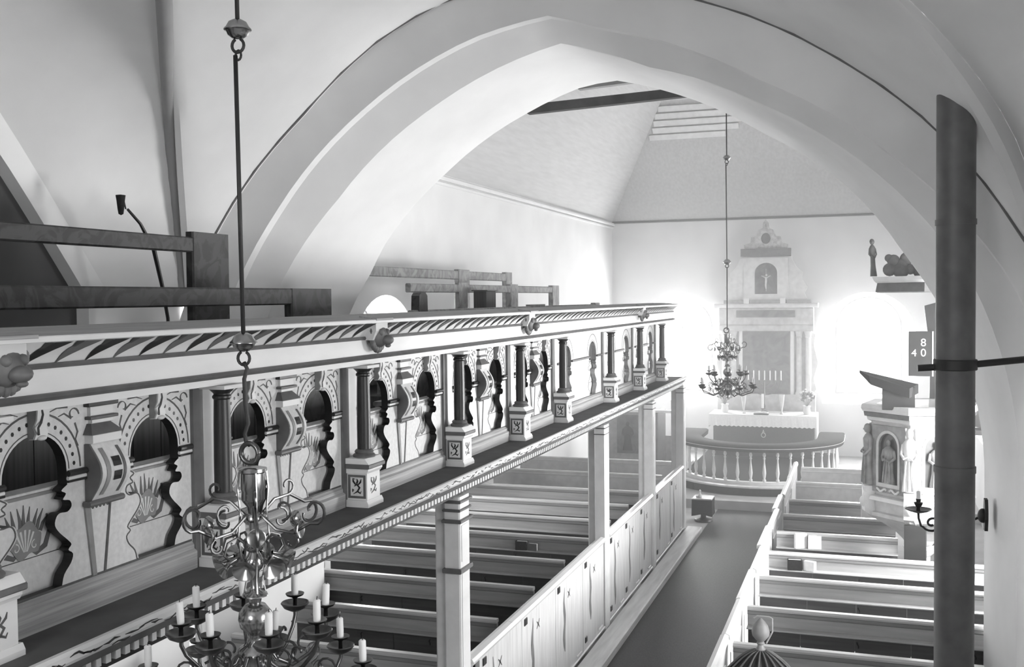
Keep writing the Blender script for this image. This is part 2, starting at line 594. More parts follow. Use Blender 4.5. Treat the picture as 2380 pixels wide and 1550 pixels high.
# end slope boards coloured whiter near the top to paint in their light
for k, (t, w0, w1) in enumerate(((.70, -2.6, -.9), (.755, -2.5, -.6), (.81, -2.45, -.35), (.865, -2.4, -.3), (.92, -2.3, -.5))):
    y0, z0 = YE - (YE - yt) * t, ZW + (zt - ZW) * t
    y1, z1 = YE - (YE - yt) * (t + .042), ZW + (zt - ZW) * (t + .042)
    MB().add([(w0, y0 - .02, z0 - .02), (w1, y0 - .02, z0 - .02), (w1, y1 - .02, z1 - .02), (w0, y1 - .02, z1 - .02),
              (w0, y0, z0), (w1, y0, z0), (w1, y1, z1), (w0, y1, z1)],
             [(0, 1, 2, 3), (0, 1, 5, 4), (2, 3, 7, 6), (0, 3, 7, 4), (1, 2, 6, 5)]).build('board', WHITE, c2)
struct(MB().bbox(XL, XL + .07, 9.5, YE, ZW - .10, ZW - .03, .02).bbox(XL, XL + .04, 9.5, YE, ZW - .17, ZW - .12, .01).build('trim_1', PLASTER))
struct(MB().bbox(XL, XR, YE - .035, YE, ZW - .045, ZW + .0, .01).build('trim_2', CRACK))
t = thing('tie_beam', 'dark horizontal tie beam across the chancel ceiling, nearer and longer of two', 'beam', (0, 16, 6.98))
MB().add([(-3.12, 15.93, 6.87), (-3.12, 16.07, 6.87), (-3.02, 15.93, 7.02), (-3.02, 16.07, 7.02), (3.12, 15.93, 7.10), (3.12, 16.07, 7.10), (3.02, 15.93, 7.23), (3.02, 16.07, 7.23)],
         [(0, 1, 3, 2), (4, 5, 7, 6), (0, 1, 5, 4), (2, 3, 7, 6), (0, 2, 6, 4), (1, 3, 7, 5)]).build('beam_timber', LEDGE, t)
t = thing('tie_beam', 'short stretch of dark tie beam seen above the longer one', 'beam', (0, 17.5, 7.6))
MB().add([(-2.75, 17.43, 7.50), (-2.75, 17.57, 7.50), (-2.65, 17.43, 7.60), (-2.65, 17.57, 7.60), (2.75, 17.43, 7.80), (2.75, 17.57, 7.80), (2.65, 17.43, 7.90), (2.65, 17.57, 7.90)],
         [(0, 1, 3, 2), (4, 5, 7, 6), (0, 1, 5, 4), (2, 3, 7, 6), (0, 2, 6, 4), (1, 3, 7, 5)]).build('beam_timber', PLASTER_BAND, t)

# aisle carpet, step along the pew fronts
c = MB().box(-.50, .985, 2.5, 18.93, 0, .012).build('aisle_carpet', CARPET)
tag(c, 'long dark carpet runner along the aisle between the pews', 'carpet')
c = MB().bbox(-.742, -.50, 6.9, 17.0, 0, .10, .012).build('pew_step', STEPW)
tag(c, 'worn light wooden step along the foot of the pew doors', 'step')
# ------------------------------------------------------------------ gallery: deck and ledge
Y0, Y1 = 1.6, 17.0
COLS = [2.93, 4.43, 5.97, 7.62, 9.15, 10.58, 12.75, 14.50, 16.15]


def pieces(name, mb, mats, parent, locs, smooth=False):
    """one mesh authored round its own origin, repeated at world positions"""
    o = mb.build(name, mats, None, smooth)
    o.parent = parent
    for i, l in enumerate(locs):
        if i == 0:
            o.location = Vector(l) - off(parent)
        else:
            piece(o, Vector(l) - off(parent), parent)
    return o


t = thing('gallery_ledge', 'grey ledge and floor of the gallery with a carved white lip and dentils', 'gallery floor', (-.9, 9, 2.575))
LEDGE_T = t
MB().box(-1.12, -.76, Y0, Y1, 2.54, 2.575).build('ledge_top', LEDGE, t)
d = MB().box(-3.66, -1.12, Y0, 7.5, 2.44, 2.55).box(-2.9, -1.12, 7.5, 9.6, 2.44, 2.55).box(-3.88, -1.12, 9.6, Y1, 2.44, 2.55)
d.build('floor_deck', SHELFW, t)
MB().extr([(-.765, 2.535), (-.745, 2.535), (-.735, 2.55), (-.735, 2.575), (-.745, 2.588), (-.765, 2.588)], 1, Y0, Y1).build('lip_moulding', CREAM, t)
MB().extr([(-.80, 2.493), (-.775, 2.493), (-.757, 2.535), (-.80, 2.535)], 1, Y0, Y1).build('dark_moulding', GREY, t)
MB().box(-.84, -.795, Y0, Y1, 2.44, 2.52).box(-1.12, -.80, Y0, Y1, 2.43, 2.45).build('dentil_board', BLACK, t)
pieces('dentil', MB().box(-.012, .012, -.014, .014, -.017, .017), WHITE, t, [(-.785, Y0 + .05 + i * .056, 2.476) for i in range(272)])
lw = MB()
y = Y0 + .05
while y < Y1 - .1:
    n = rnd.randint(3, 4)
    L = rnd.uniform(.05, .12)
    z0 = rnd.uniform(2.542, 2.57)
    pts = [(y + L * i / n, z0 + rnd.uniform(-.007, .012)) for i in range(n + 1)]
    lw.ribbon(pts, [.002] + [rnd.uniform(.004, .010) for _ in range(n - 1)] + [.002], -.7355, th=.002)
    y += rnd.uniform(.035, .09)
lw.build('painted_leafwork', DARK, t, kind='stuff')

# ------------------------------------------------------------------ gallery cornice
t = thing('gallery_cornice', 'long painted cornice along the gallery with slanting dark leaves and carved heads', 'cornice', (-.98, 9, 3.48))
MB().extr([(-1.10, 3.482), (-.955, 3.482), (-.955, 3.513), (-1.10, 3.513)], 1, Y0, Y1).build('architrave', WHITE, t)
MB().extr([(-1.10, 3.513), (-.955, 3.513), (-.935, 3.518), (-.925, 3.53), (-.935, 3.542), (-.955, 3.545), (-1.10, 3.545)], 1, Y0, Y1).build('dark_moulding', GREY, t, smooth=40)
MB().extr([(-1.10, 3.545), (-.955, 3.545), (-.953, 3.642), (-1.10, 3.642)], 1, Y0, Y1).build('fascia', WHITE, t)
MB().extr([(-1.10, 3.642), (-.945, 3.642), (-.94, 3.652), (-.945, 3.663), (-1.10, 3.663)], 1, Y0, Y1).build('dark_stripe', GREY, t)
FZ = [(-.955, 3.663), (-.945, 3.68), (-.93, 3.70), (-.91, 3.72), (-.885, 3.738), (-.865, 3.752)]
MB().extr(FZ + [(-1.10, 3.752), (-1.10, 3.663)], 1, Y0, Y1).build('frieze', WHITE, t, smooth=30)
MB().extr([(-1.16, 3.752), (-.86, 3.752), (-.855, 3.772), (-.88, 3.778), (-1.16, 3.803)], 1, Y0, Y1).build('shelf', SHELFW, t)
MB().extr([(-.87, 3.752), (-.853, 3.752), (-.85, 3.77), (-.855, 3.774), (-.87, 3.774)], 1, Y0, Y1).build('shelf_edge', WHITE, t)


def fz(u):
    """point on the frieze curve pushed out a little, u from 0 (foot) to 1 (top)"""
    i = min(int(u * 5), 4)
    f = u * 5 - i
    x = FZ[i][0] + (FZ[i + 1][0] - FZ[i][0]) * f
    z = FZ[i][1] + (FZ[i + 1][1] - FZ[i][1]) * f
    return x + .003, z - .003


lf = MB()
A, B = [], []
for i in range(9):
    u = .03 + .93 * i / 8
    yc = -.075 + .135 * (u ** 1.25)
    w = .004 + .100 * math.sin(PI * min(1, u * 1.02) * .62) ** 1.6
    x, z = fz(u)
    A.append((x, yc - w * .5, z))
    B.append((x, yc + w * .5, z))
lf.loft([A, B])
lt = MB()
for q in range(1):
    x1, z1 = fz(.97)
    x2, z2 = fz(.68)
    lt.add([(x1, -.022, z1), (x1, .026, z1), (x2, -.012, z2), (x2, .003, z2)], [(0, 1, 3, 2)])
MASKY = [2.96, 6.02, 9.17, 14.28]
LY = [y for y in [2.02 + .166 * i for i in range(90)] if min(abs(y - q) for q in MASKY) > .13 and y < 16.9]
pieces('painted_leaf', lf, GREY, t, [(0, y, 0) for y in LY[::2]])
pieces('painted_leaf', lf, BLACK, t, [(0, y, 0) for y in LY[1::2]])
pieces('painted_drop', lt, DARK, t, [(0, y - .025, 0) for y in LY])


def carved_head():
    m = MB()
    m.ball((0, 0, 0), .062, 16, 12, sc=(.75, 1.15, 1))
    m.ball((.045, .01, -.02), .034, 12, 8, sc=(1.1, 1.2, .8))          # snout
    m.ball((.03, -.032, .022), .02, 8, 6)                               # brows
    m.ball((.03, .036, .022), .02, 8, 6)
    m.ball((.0, -.07, .03), .022, 8, 6, sc=(.7, 1, 1.2))                # ears
    m.ball((.0, .07, .03), .022, 8, 6, sc=(.7, 1, 1.2))
    for k in range(9):                                                   # mane tufts
        a = PI * (1.05 + .9 * k / 8)
        m.ball((-.005, .066 * math.cos(a), .058 * math.sin(a) - .008), .021, 7, 5, sc=(.8, 1, 1.3))
    m.ball((.05, .012, -.05), .016, 8, 6, sc=(1, 1.3, .7))
    m.v = [tuple(1.2 * c for c in p) for p in m.v]
    return m


pieces('carved_head', carved_head(), CARVED, t, [(-.905, y + .02, 3.662) for y in MASKY], smooth=True)
blk = MB().extr([(-.06, -.06), (.05, -.06), (.075, .0), (.075, .062), (-.06, .062)], 1, -.085, .085)
pieces('head_block', blk, CREAM, t, [(-.945, y, 3.70) for y in MASKY])
cap = MB().extr([(-.09, .0), (.035, .0), (.035, .014), (-.09, .03)], 1, -.12, .12)
pieces('block_cap', cap, SHELFW, t, [(-.88, y, 3.766) for y in MASKY])


# ------------------------------------------------------------------ columns on the ledge
def scroll_paint(m, w, h, pl, axis, k=0):
    """painted vine inside a w x h field centred on (0, h0), axis 0 = on a +x face, 1 = on a -y face"""
    a = [(-.30 * w, .10 * h), (.05 * w, .25 * h), (.22 * w, .45 * h), (.0 * w, .62 * h), (-.22 * w, .52 * h)]
    m.ribbon(a, [.003, .010, .013, .011, .005], pl, th=.002, axis=axis)
    m.ribbon([(.05 * w, .25 * h), (.28 * w, .15 * h), (.36 * w, .28 * h)], [.009, .010, .003], pl, th=.002, axis=axis)
    m.ribbon([(.1 * w, .60 * h), (.3 * w, .75 * h), (.36 * w, .92 * h)], [.008, .011, .003], pl, th=.002, axis=axis)
    m.ribbon([(-.1 * w, .60 * h), (-.3 * w, .78 * h), (-.32 * w, .93 * h), (-.12 * w, .9 * h)], [.008, .012, .008, .003], pl, th=.002, axis=axis)
    m.ribbon([(-.02 * w, .66 * h), (.06 * w, .8 * h), (.0, .93 * h)], [.012, .012, .003], pl, th=.002, axis=axis)
    m.ribbon([(-.36 * w, .2 * h), (-.34 * w, .36 * h), (-.24 * w, .30 * h)], [.004, .011, .005], pl, th=.002, axis=axis)


def make_column(loc, label):
    c = thing('gallery_column', label, 'column', loc, 'columns standing along the gallery ledge')
    X, Y, Z = loc

    def L(mb, name, mats, par=c, smooth=False):
        mb.v = [(p[0] + X, p[1] + Y, p[2] + Z) for p in mb.v]
        return mb.build(name, mats, par, smooth)
    b = MB()
    b.extr([(-.078, 0), (.080, 0), (.080, .022), (.068, .045), (-.078, .045)], 1, -.108, .108)
    b.box(-.078, .064, -.09, .09, .045, .215)
    b.extr([(-.078, .215), (.066, .215), (.072, .225), (.078, .232), (.078, .248), (-.078, .248)], 1, -.102, .102)
    b.extr([(-.078, .276), (.088, .276), (.060, .312), (-.078, .312)], 1, -.110, .110)
    ped = L(b, 'pedestal', WHITE)
    L(MB().bbox(-.078, .092, -.114, .114, .247, .277, .006), 'pedestal_cap', GREY)
    f = MB()
    for u0, u1, z0, z1 in ((-.070, -.054, .055, .205), (.038, .054, .055, .205), (-.054, .038, .055, .070), (-.054, .038, .190, .205)):
        f.box(u0, u1, -.0925, -.09, z0, z1)
    L(f, 'painted_frame', GREY)
    s = MB()
    scroll_paint(s, .085, .12, 0, 1)
    s.v = [(p[0] - .008, -.0905 - p[1], p[2] + .07) for p in s.v]
    L(s, 'painted_scroll', BLACK)
    s = MB()
    scroll_paint(s, .11, .12, 0, 0)
    s.v = [(.0645 + p[0], p[1], p[2] + .07) for p in s.v]
    L(s, 'painted_scroll', LINE)
    L(MB().lathe([(.0, .312), (.072, .312), (.074, .322), (.066, .332), (.058, .336), (.062, .346), (.056, .356), (.048, .362), (.0, .362)], 0, 0, 20), 'base', GREY, smooth=40)
    L(MB().lathe([(.044, .36), (.045, .5), (.043, .7), (.040, .83), (.047, .838), (.047, .848), (.040, .855), (.041, .862)], 0, 0, 22), 'shaft', DARK, smooth=30)
    cp = MB().lathe([(.040, .86), (.048, .868), (.060, .88), (.066, .886), (.0, .886)], 0, 0, 20)
    L(cp, 'capital', DARK, smooth=40)
    L(MB().box(-.075, .075, -.085, .085, .886, .905), 'abacus', CREAM)
    return c


ORD = ['nearest, at the edge of the picture', 'second', 'third', 'fourth', 'fifth', 'sixth', 'seventh', 'eighth', 'ninth and last']
col0 = None
for i, y in enumerate(COLS):
    lb = 'dark gallery column on a painted pedestal, %s from the near end' % ORD[i] if i else 'dark gallery column on a painted pedestal, cut by the left edge'
    if col0 is None:
        col0 = make_column((-.985, y, 2.575), lb)
    else:
        dup(col0, (-.985, y, 2.575), lb)

# ------------------------------------------------------------------ painted arcade panels between the columns
KEY = [(.13, 2.712), (.145, 2.76), (.185, 2.80), (.198, 2.836), (.172, 2.858), (.190, 2.878), (.165, 2.905), (.125, 2.94), (.100, 2.975), (.108, 3.008),
       (.130, 3.022), (.172, 3.020), (.196, 3.040), (.186, 3.066), (.148, 3.075), (.166, 3.098), (.140, 3.114), (.174, 3.134)]


def catmull(p, n=3):
    out = []
    for i in range(len(p) - 1):
        p0, p1, p2, p3 = p[max(i - 1, 0)], p[i], p[i + 1], p[min(i + 2, len(p) - 1)]
        for k in range(n):
            t = k / n
            out.append(tuple(.5 * (2 * b + (c - a) * t + (2 * a - 5 * b + 4 * c - d) * t * t + (3 * b - a - 3 * c + d) * t ** 3) for a, b, c, d in zip(p0, p1, p2, p3)))
    return out + [p[-1]]


KEY = catmull(KEY)


def keyhole(c, f=1.0, hw=.172):
    r = [(c + d * f, z) for d, z in KEY]
    a = [(c + hw * f * math.cos(q), 3.20 + .165 * math.sin(q)) for q in [PI * i / 18 for i in range(19)]]
    l = [(c - d * f, z) for d, z in reversed(KEY)]
    return r + a + l


PX = -1.09


def make_bay(i, yA, yB):
    ya, yb = yA + .105, yB - .125
    names = ['first and second', 'second and third', 'third and fourth', 'fourth and fifth', 'fifth and sixth', 'sixth and seventh', 'seventh and eighth', 'eighth and ninth']
    mid = (ya + yb) / 2
    plain = i >= 5
    t = thing('arcade_panel', ('plain white' if plain else 'white painted') + ' gallery panel with two arched openings between %s columns' % names[i], 'panel', (PX, mid, 2.575), 'arcade panels of the gallery front')
    sp = (yb - ya) * .292
    f = min(1.0, (yb - ya) / 1.25)
    cs = [mid - sp, mid + sp]
    p = MB().plate([(ya, 2.706), (yb, 2.706), (yb, 3.482), (ya, 3.482)], [keyhole(c, f) for c in cs], 0, PX - .05, PX, 0, 1)
    p.build('cut_board', [PANELW, BLACK if not plain else MIDGREY], t)  # cut edges near black: dark paint with its shade in the colour
    MB().extr([(-1.115, 2.575), (-1.058, 2.575), (-1.058, 2.66), (-1.075, 2.672), (-1.075, 2.69), (-1.088, 2.706), (-1.115, 2.706)], 1, yA + .105, yB - .125).build('plinth', PLINTHW, t)
    MB().box(-1.12, PX + .004, yB - .125, yB + .105, 2.575, 3.482).build('pilaster_board', WHITE, t)
    MB().extr([(PX, yB - .125), (PX + .022, yB - .122), (PX + .028, yB - .082), (PX + .022, yB - .042), (PX, yB - .04)], 2, 2.575, 3.482).build('dark_strip', GREY, t, smooth=40)
    for c in cs:
        bb = MB().box(-1.175, -1.155, c - .24 * f, c + .24 * f, 2.706, 3.125)
        b = bb.build('back_board', PANELW, t)
        MB().extr([(-1.19, 3.10), (-1.150, 3.10), (-1.150, 3.112), (-1.19, 3.139)], 1, c - .24 * f, c + .24 * f).build('sill', MIDGREY, t)
        MB().box(-1.1552, -1.1535, c - .2 * f, c + .2 * f, 2.851, 2.855).build('board_joint', LINE, t)
        if not plain:
            fl = MB()
            for k in range(9):
                a = (k - 4) / 4
                h = .125 * (1 - .45 * a * a) * rnd.uniform(.85, 1.1)
                y0 = c + a * .085 * f
                y1 = y0 + a * .05 * f + rnd.uniform(-.008, .008)
                fl.ribbon([(y0, 2.955), (y0 * .6 + y1 * .4 + rnd.uniform(-.006, .006), 2.955 + h * .5), (y1, 2.955 + h)], [.018, .016, .002], -1.1545, th=.002)
            for sg in (-1, 1):
                fl.ribbon([(c + sg * .12 * f, 3.02), (c + sg * .135 * f, 2.95), (c + sg * .11 * f, 2.89), (c + sg * .06 * f, 2.868), (c + sg * .03 * f, 2.885)], [.006, .022, .026, .02, .006], -1.1545, th=.002)
            fl.build('painted_flames', GREY, b)
            sh = MB()
            sh.extr([(c + .088 * f * math.cos(q), 2.93 + .07 * math.sin(q) + .012 * math.cos(5 * q)) for q in [2 * PI * k / 28 for k in range(28)]], 0, -1.1525, -1.1510)
            sh.build('painted_shell', MIDGREY, b)
            sl = MB()
            for k in range(5):
                a = (k - 2) * .42
                sl.ribbon([(c + .012 * math.sin(a), 2.885), (c + .06 * f * math.sin(a), 2.93 + .045 * math.cos(a))], [.004, .011], -1.1508, th=.001)
            for sg in (-1, 1):
                sl.ribbon(spiral(c + sg * .05 * f, 2.905, .022, .004, PI / 2, PI / 2 + sg * 1.6 * PI, 10), .005, -1.1508, th=.001)
            sl.build('shell_lines', PANELW, b)
    # outlines painted on the cut board
    ln = MB()
    for c in cs:
        ln.ribbon([(c + .252 * f * math.cos(q), 3.20 + .252 * math.sin(q)) for q in [PI * k / 20 for k in range(21)]], .008, PX, th=.002)
        ln.ribbon([(c + .185 * f * math.cos(q), 3.20 + .178 * math.sin(q)) for q in [PI * k / 20 for k in range(21)]], .004, PX, th=.002)
        k1 = [(c - (d + .012) * f, z) for d, z in KEY]
        ln.ribbon(k1, .006, PX, th=.002)
    ln.ribbon([(ya, 2.712), (yb, 2.712)], .010, PX, th=.002)
    ln.ribbon([(ya, 3.478), (yb, 3.478)], .006, PX, th=.002)
    if not plain:
        for c in cs:
            for sg in (-1, 1):
                cy = c + sg * .215 * f
                ln.ribbon(spiral(cy, 3.425, .035, .008, 0 if sg > 0 else PI, (1.5 if sg > 0 else -.5) * PI, 12), [.006 + .003 * math.sin(k) for k in range(13)], PX, th=.002)
                ln.ribbon([(cy + sg * .01, 3.39), (cy + sg * .025, 3.35), (cy + sg * .012, 3.32), (cy + sg * .028, 3.29)], [.008, .009, .006, .003], PX, th=.002)
                ln.ribbon([(cy - sg * .03, 3.46), (cy - sg * .09, 3.462), (cy - sg * .13, 3.45)], [.008, .006, .003], PX, th=.002)
                ln.ribbon([(cy - sg * .01, 3.41), (cy - sg * .05, 3.435), (cy - sg * .085, 3.425)], [.008, .007, .003], PX, th=.002)
    ln.build('painted_lines', LINE, t)
    if not plain:
        dt = MB()
        for c in cs:
            for k in range(17):
                q = PI * (k + .5) / 17
                if abs(q - PI / 2) < .16:
                    continue
                dy, dz = c + .216 * f * math.cos(q), 3.20 + .214 * math.sin(q)
                dt.extr([(dy + .0075 * math.cos(a), dz + .0095 * math.sin(a)) for a in [PI / 3 * j for j in range(6)]], 0, PX, PX + .002)
        dt.build('painted_dots', DARK, t, kind='stuff')
    # middle rails beside the openings
    if plain:
        seg = [(ya, cs[0] - .17 * f), (cs[0] + .17 * f, cs[1] - .17 * f), (cs[1] + .17 * f, yb)]
    else:
        seg = [(ya, cs[0] - .17 * f), (cs[0] + .17 * f, mid - .095), (mid + .095, cs[1] - .17 * f), (cs[1] + .17 * f, yb + .03)]
    for a, b_ in seg:
        if b_ - a < .02:
            continue
        MB().bbox(PX, PX + .022, a, b_, 3.168, 3.194, .008).build('dark_rail', DARK if not plain else GREY, t)
        if not plain:
            MB().bbox(PX, PX + .014, a, b_, 3.152, 3.168, .004).build('white_rail', WHITE, t)
            MB().bbox(PX, PX + .016, a, b_, 3.142, 3.152, .004).build('dark_rail', DARK, t)
    if not plain:
        for c in cs:                                                     # scrolled keystones
            MB().extr([(PX, 3.348), (PX + .030, 3.350), (PX + .040, 3.375), (PX + .030, 3.40), (PX + .046, 3.43), (PX + .050, 3.476), (PX, 3.476)], 1, c - .030, c + .034).build('keystone', WHITE, t, smooth=50)
            MB().extr([(PX, 3.352), (PX + .028, 3.354), (PX + .038, 3.376), (PX + .028, 3.40), (PX + .044, 3.43), (PX + .048, 3.474), (PX, 3.474)], 1, c - .036, c - .030).build('keystone_side', MIDGREY, t)
            MB().ribbon([(c - .008, 3.475), (c - .002, 3.45), (c - .012, 3.42), (c - .028, 3.40), (c - .026, 3.37)], .010, PX + .047, th=.003).build('painted_curl', BLACK, t)
            MB().ball((PX + .034, c + .004, 3.355), .016, 10, 6, sc=(1, 1.6, .7)).build('keystone_drop', CREAM, t, smooth=True)
        # capital blocks above the console
        for z0, z1, hw, dx, mm in ((3.450, 3.472, .092, .030, DARK), (3.408, 3.450, .070, .018, WHITE), (3.394, 3.408, .086, .034, GREY), (3.376, 3.394, .066, .022, WHITE)):
            MB().bbox(PX, PX + dx, mid - hw, mid + hw, z0, z1, .003).build('capital_block', mm, t)
        MB().add([(PX, mid - .075, 3.376), (PX + .02, mid - .07, 3.376), (PX + .02, mid + .05, 3.376), (PX, mid + .055, 3.376), (PX, mid - .1, 3.33), (PX + .05, mid - .1, 3.33), (PX + .05, mid + .10, 3.33), (PX, mid + .1, 3.33)],
                 [(0, 1, 2, 3), (4, 5, 6, 7), (0, 1, 5, 4), (1, 2, 6, 5), (2, 3, 7, 6), (0, 3, 7, 4)]).build('capital_block', GREY, t)
        MB().bbox(PX, PX + .044, mid - .088, mid + .092, 3.292, 3.33, .003).build('capital_block', WHITE, t)
        # bulging scrolled console
        pr = [(PX + .028 + .062 * math.sin(PI * k / 12) ** 1.1, 3.290 - .245 * k / 12) for k in range(13)]
        poly = pr + [(PX, 3.045), (PX, 3.290)]
        cn = MB().extr(poly, 1, mid - .085, mid + .09).build('console', PANELW, t, smooth=30)
        MB().extr([(x - .002, z) for x, z in poly], 1, mid - .094, mid - .085).build('console_side', GREY, cn)
        for a0, a1, mm in ((-.060, -.035, MIDGREY), (.045, .062, GREY)):
            o2 = [(x + .003, z) for x, z in pr[1:12]]
            MB().loft([[(x, mid + a0, z) for x, z in o2], [(x, mid + a1, z) for x, z in o2]]).build('painted_stripe', mm, cn, smooth=True)
        for k0, k1 in ((3, 5), (6, 8)):
            o2 = [(x + .003, z) for x, z in pr[k0:k1 + 1]]
            MB().loft([[(x, mid - .015, z) for x, z in o2], [(x, mid + .035, z) for x, z in o2]]).build('painted_square', BLACK, cn)
        MB().bbox(PX, PX + .045, mid - .112, mid + .105, 3.020, 3.046, .008).build('console_foot', GREY, t)
        tp = MB()
        tp.extr([(mid - .105, 3.018), (mid - .072, 3.018), (mid - .042, 2.714), (mid - .066, 2.714)], 0, PX, PX + .010)
        tp.build('tapered_edge', MIDGREY, t)
        tp = MB()
        tp.extr([(mid + .052, 3.018), (mid + .064, 3.018), (mid + .022, 2.714), (mid + .008, 2.714)], 0, PX, PX + .004)
        tp.build('tapered_edge', LINE, t)
        sc = MB()
        for k in range(5):
            sc.extr([(mid - .05 + k * .023 + .008 * math.cos(a), 3.012 + .010 * math.sin(a)) for a in [PI + PI * j / 5 for j in range(6)]], 0, PX, PX + .002)
        sc.build('painted_scallops', LINE, t)


for i in range(8):
    make_bay(i, COLS[i], COLS[i + 1])

# ------------------------------------------------------------------ benches in the gallery
def bench(label, x, y0, y1, zr0, zr1, stiles, mm, solid=None, low=2.56, ztop=None, group='benches in the gallery'):
    t = thing('gallery_bench', label, 'bench', (x, (y0 + y1) / 2, low), group)
    MB().bbox(x - .035, x + .025, y0, y1, zr0, zr1, .010).build('back_rail', mm, t)
    for a, b in stiles:
        MB().bbox(x - .040, x + .030, a, b, low, ztop or zr1 + .02, .012).build('end_stile', mm, t)
    if solid:
        n = max(1, int((y1 - y0) / .24))
        for k in range(n):
            a = y0 + (y1 - y0) * k / n
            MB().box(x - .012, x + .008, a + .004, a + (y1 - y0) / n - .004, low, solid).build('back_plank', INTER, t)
    MB().bbox(x - .42, x - .03, y0 + .05, y1 - .05, low + .36, low + .40, .008).build('seat', mm, t)
    MB().box(x - .40, x - .37, y0 + .05, y1 - .05, low, low + .36).build('seat_front', mm, t)
    return t


pt = thing('gallery_platform', 'raised wooden platform under the dark marbled gallery benches', 'platform', (-3.0, 8, 2.55))
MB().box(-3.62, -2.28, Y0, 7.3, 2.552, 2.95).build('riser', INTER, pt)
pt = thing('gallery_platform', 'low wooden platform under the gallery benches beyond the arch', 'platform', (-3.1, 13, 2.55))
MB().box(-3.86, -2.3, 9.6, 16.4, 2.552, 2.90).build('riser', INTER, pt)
bench('dark marbled gallery bench back, upper one at the left edge', -2.55, Y0, 6.34, 4.255, 4.365, [(6.32, 6.77)], MARBLED, low=2.95, ztop=4.405)
bench('dark marbled gallery bench back, lower one just behind the cornice', -1.80, Y0, 6.44, 3.868, 3.985, [(6.42, 7.00)], MARBLED, solid=3.75, ztop=3.985)
bench('pale marbled gallery bench, rearmost of those beyond the arch', -3.0, 9.65, 14.55, 4.15, 4.265, [(12.55, 12.95), (14.42, 14.70)], MARBLED2, low=2.90)
bench('pale marbled gallery bench, middle one of those beyond the arch', -2.4, 9.75, 15.0, 3.97, 4.065, [(11.1, 11.35), (12.9, 13.2), (14.80, 15.15)], MARBLED2, low=2.90)
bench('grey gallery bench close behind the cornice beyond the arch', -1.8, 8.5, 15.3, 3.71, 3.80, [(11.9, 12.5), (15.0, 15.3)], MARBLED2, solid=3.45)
MB().extr([(8.52, 2.56), (8.86, 2.56), (8.80, 3.93), (8.76, 3.96), (8.66, 3.96), (8.62, 3.93)], 0, -1.85, -1.77).build('end_stile', MARBLED, bpy.data.objects['gallery_bench.004'])
t = thing('hymnbook_box', 'dark box standing on the middle gallery bench beyond the arch', 'box', (-2.2, 11.45, 3.72))
MB().bbox(-2.28, -2.12, 11.3, 11.62, 3.76, 3.99, .01).build('box_body', INTER, t)
MB().bbox(-2.30, -2.10, 11.28, 11.64, 3.985, 4.0, .004).build('box_lid', GREY, t)
t = thing('collection_pole', 'thin dark collection pole with a black bag leaning behind gallery bench', 'pole', (-3.18, 6.95, 2.95))
MB().tube([(-3.18, 6.96, 2.95), (-3.18, 6.88, 3.77), (-3.18, 6.82, 4.02), (-3.19, 6.74, 4.31), (-3.2, 6.60, 4.5), (-3.2, 6.46, 4.60)], [.014, .014, .016, .018, .012, .010], 8).build('shaft', DARK, t, smooth=True)
bg = MB().lathe([(.0, 4.55), (.018, 4.56), (.024, 4.60), (.03, 4.66), (.036, 4.70), (.0, 4.705)], -3.2, 6.385, 10)
bg.build('bag', CLOTHD, t, smooth=40)
MB().tube([(-3.2, 6.44, 4.60), (-3.2, 6.42, 4.66), (-3.2, 6.39, 4.70)], .006, 6).build('bag_hoop', IRON, t)

# ------------------------------------------------------------------ posts under the gallery
def make_post(loc, label, banded=True):
    t = thing('gallery_post', label, 'post', loc, 'white posts carrying the gallery')
    X, Y, Z = loc

    def L(mb, name, mats, smooth=False):
        mb.v = [(p[0] + X, p[1] + Y, p[2] + Z) for p in mb.v]
        return mb.build(name, mats, t, smooth)
    L(MB().bbox(-.105, -.01, -.07, .09, 0, 2.435, .012), 'post_shaft', CREAM)
    L(MB().bbox(-.02, .108, -.10, .10, 0, 2.435, .010), 'pilaster', WHITE)
    L(MB().bbox(.106, .113, -.07, .07, 1.95, 2.22, .003).bbox(.106, .113, -.07, .07, 0.13, 1.86, .003), 'raised_panel', WHITE)
    for z, d, h in ((2.40, .020, .022), (2.335, .014, .020), (2.255, .024, .026), (1.885, .020, .036)) if banded else ((2.40, .010, .012), (2.33, .008, .010)):
        L(MB().bbox(-.02 - d * .4, .105 + d, -.10 - d, .10 + d, z - h / 2, z + h / 2, .006), 'dark_band', GREY)
    return t


PY = [7.12, 11.56, 14.32, 16.86]
po = make_post((-.86, PY[0], 0.0), 'white gallery post with dark bands, nearest, in front of the pews')
po = make_post((-.86, PY[1], 0), 'plain white gallery post, second from the camera', False)
dup(po, (-.86, PY[2], 0), 'plain white gallery post, third from the camera')
dup(po, (-.86, PY[3], 0), 'plain white gallery post, farthest, at end of pew doors')
# ------------------------------------------------------------------ pews
ROWS = [7.42, 8.45, 9.50, 10.57, 11.62, 12.65, 13.68, 14.68]
DESKS = [16.10, 17.50]
NTH = ['nearest', 'second', 'third', 'fourth', 'fifth', 'sixth', 'seventh', 'eighth']


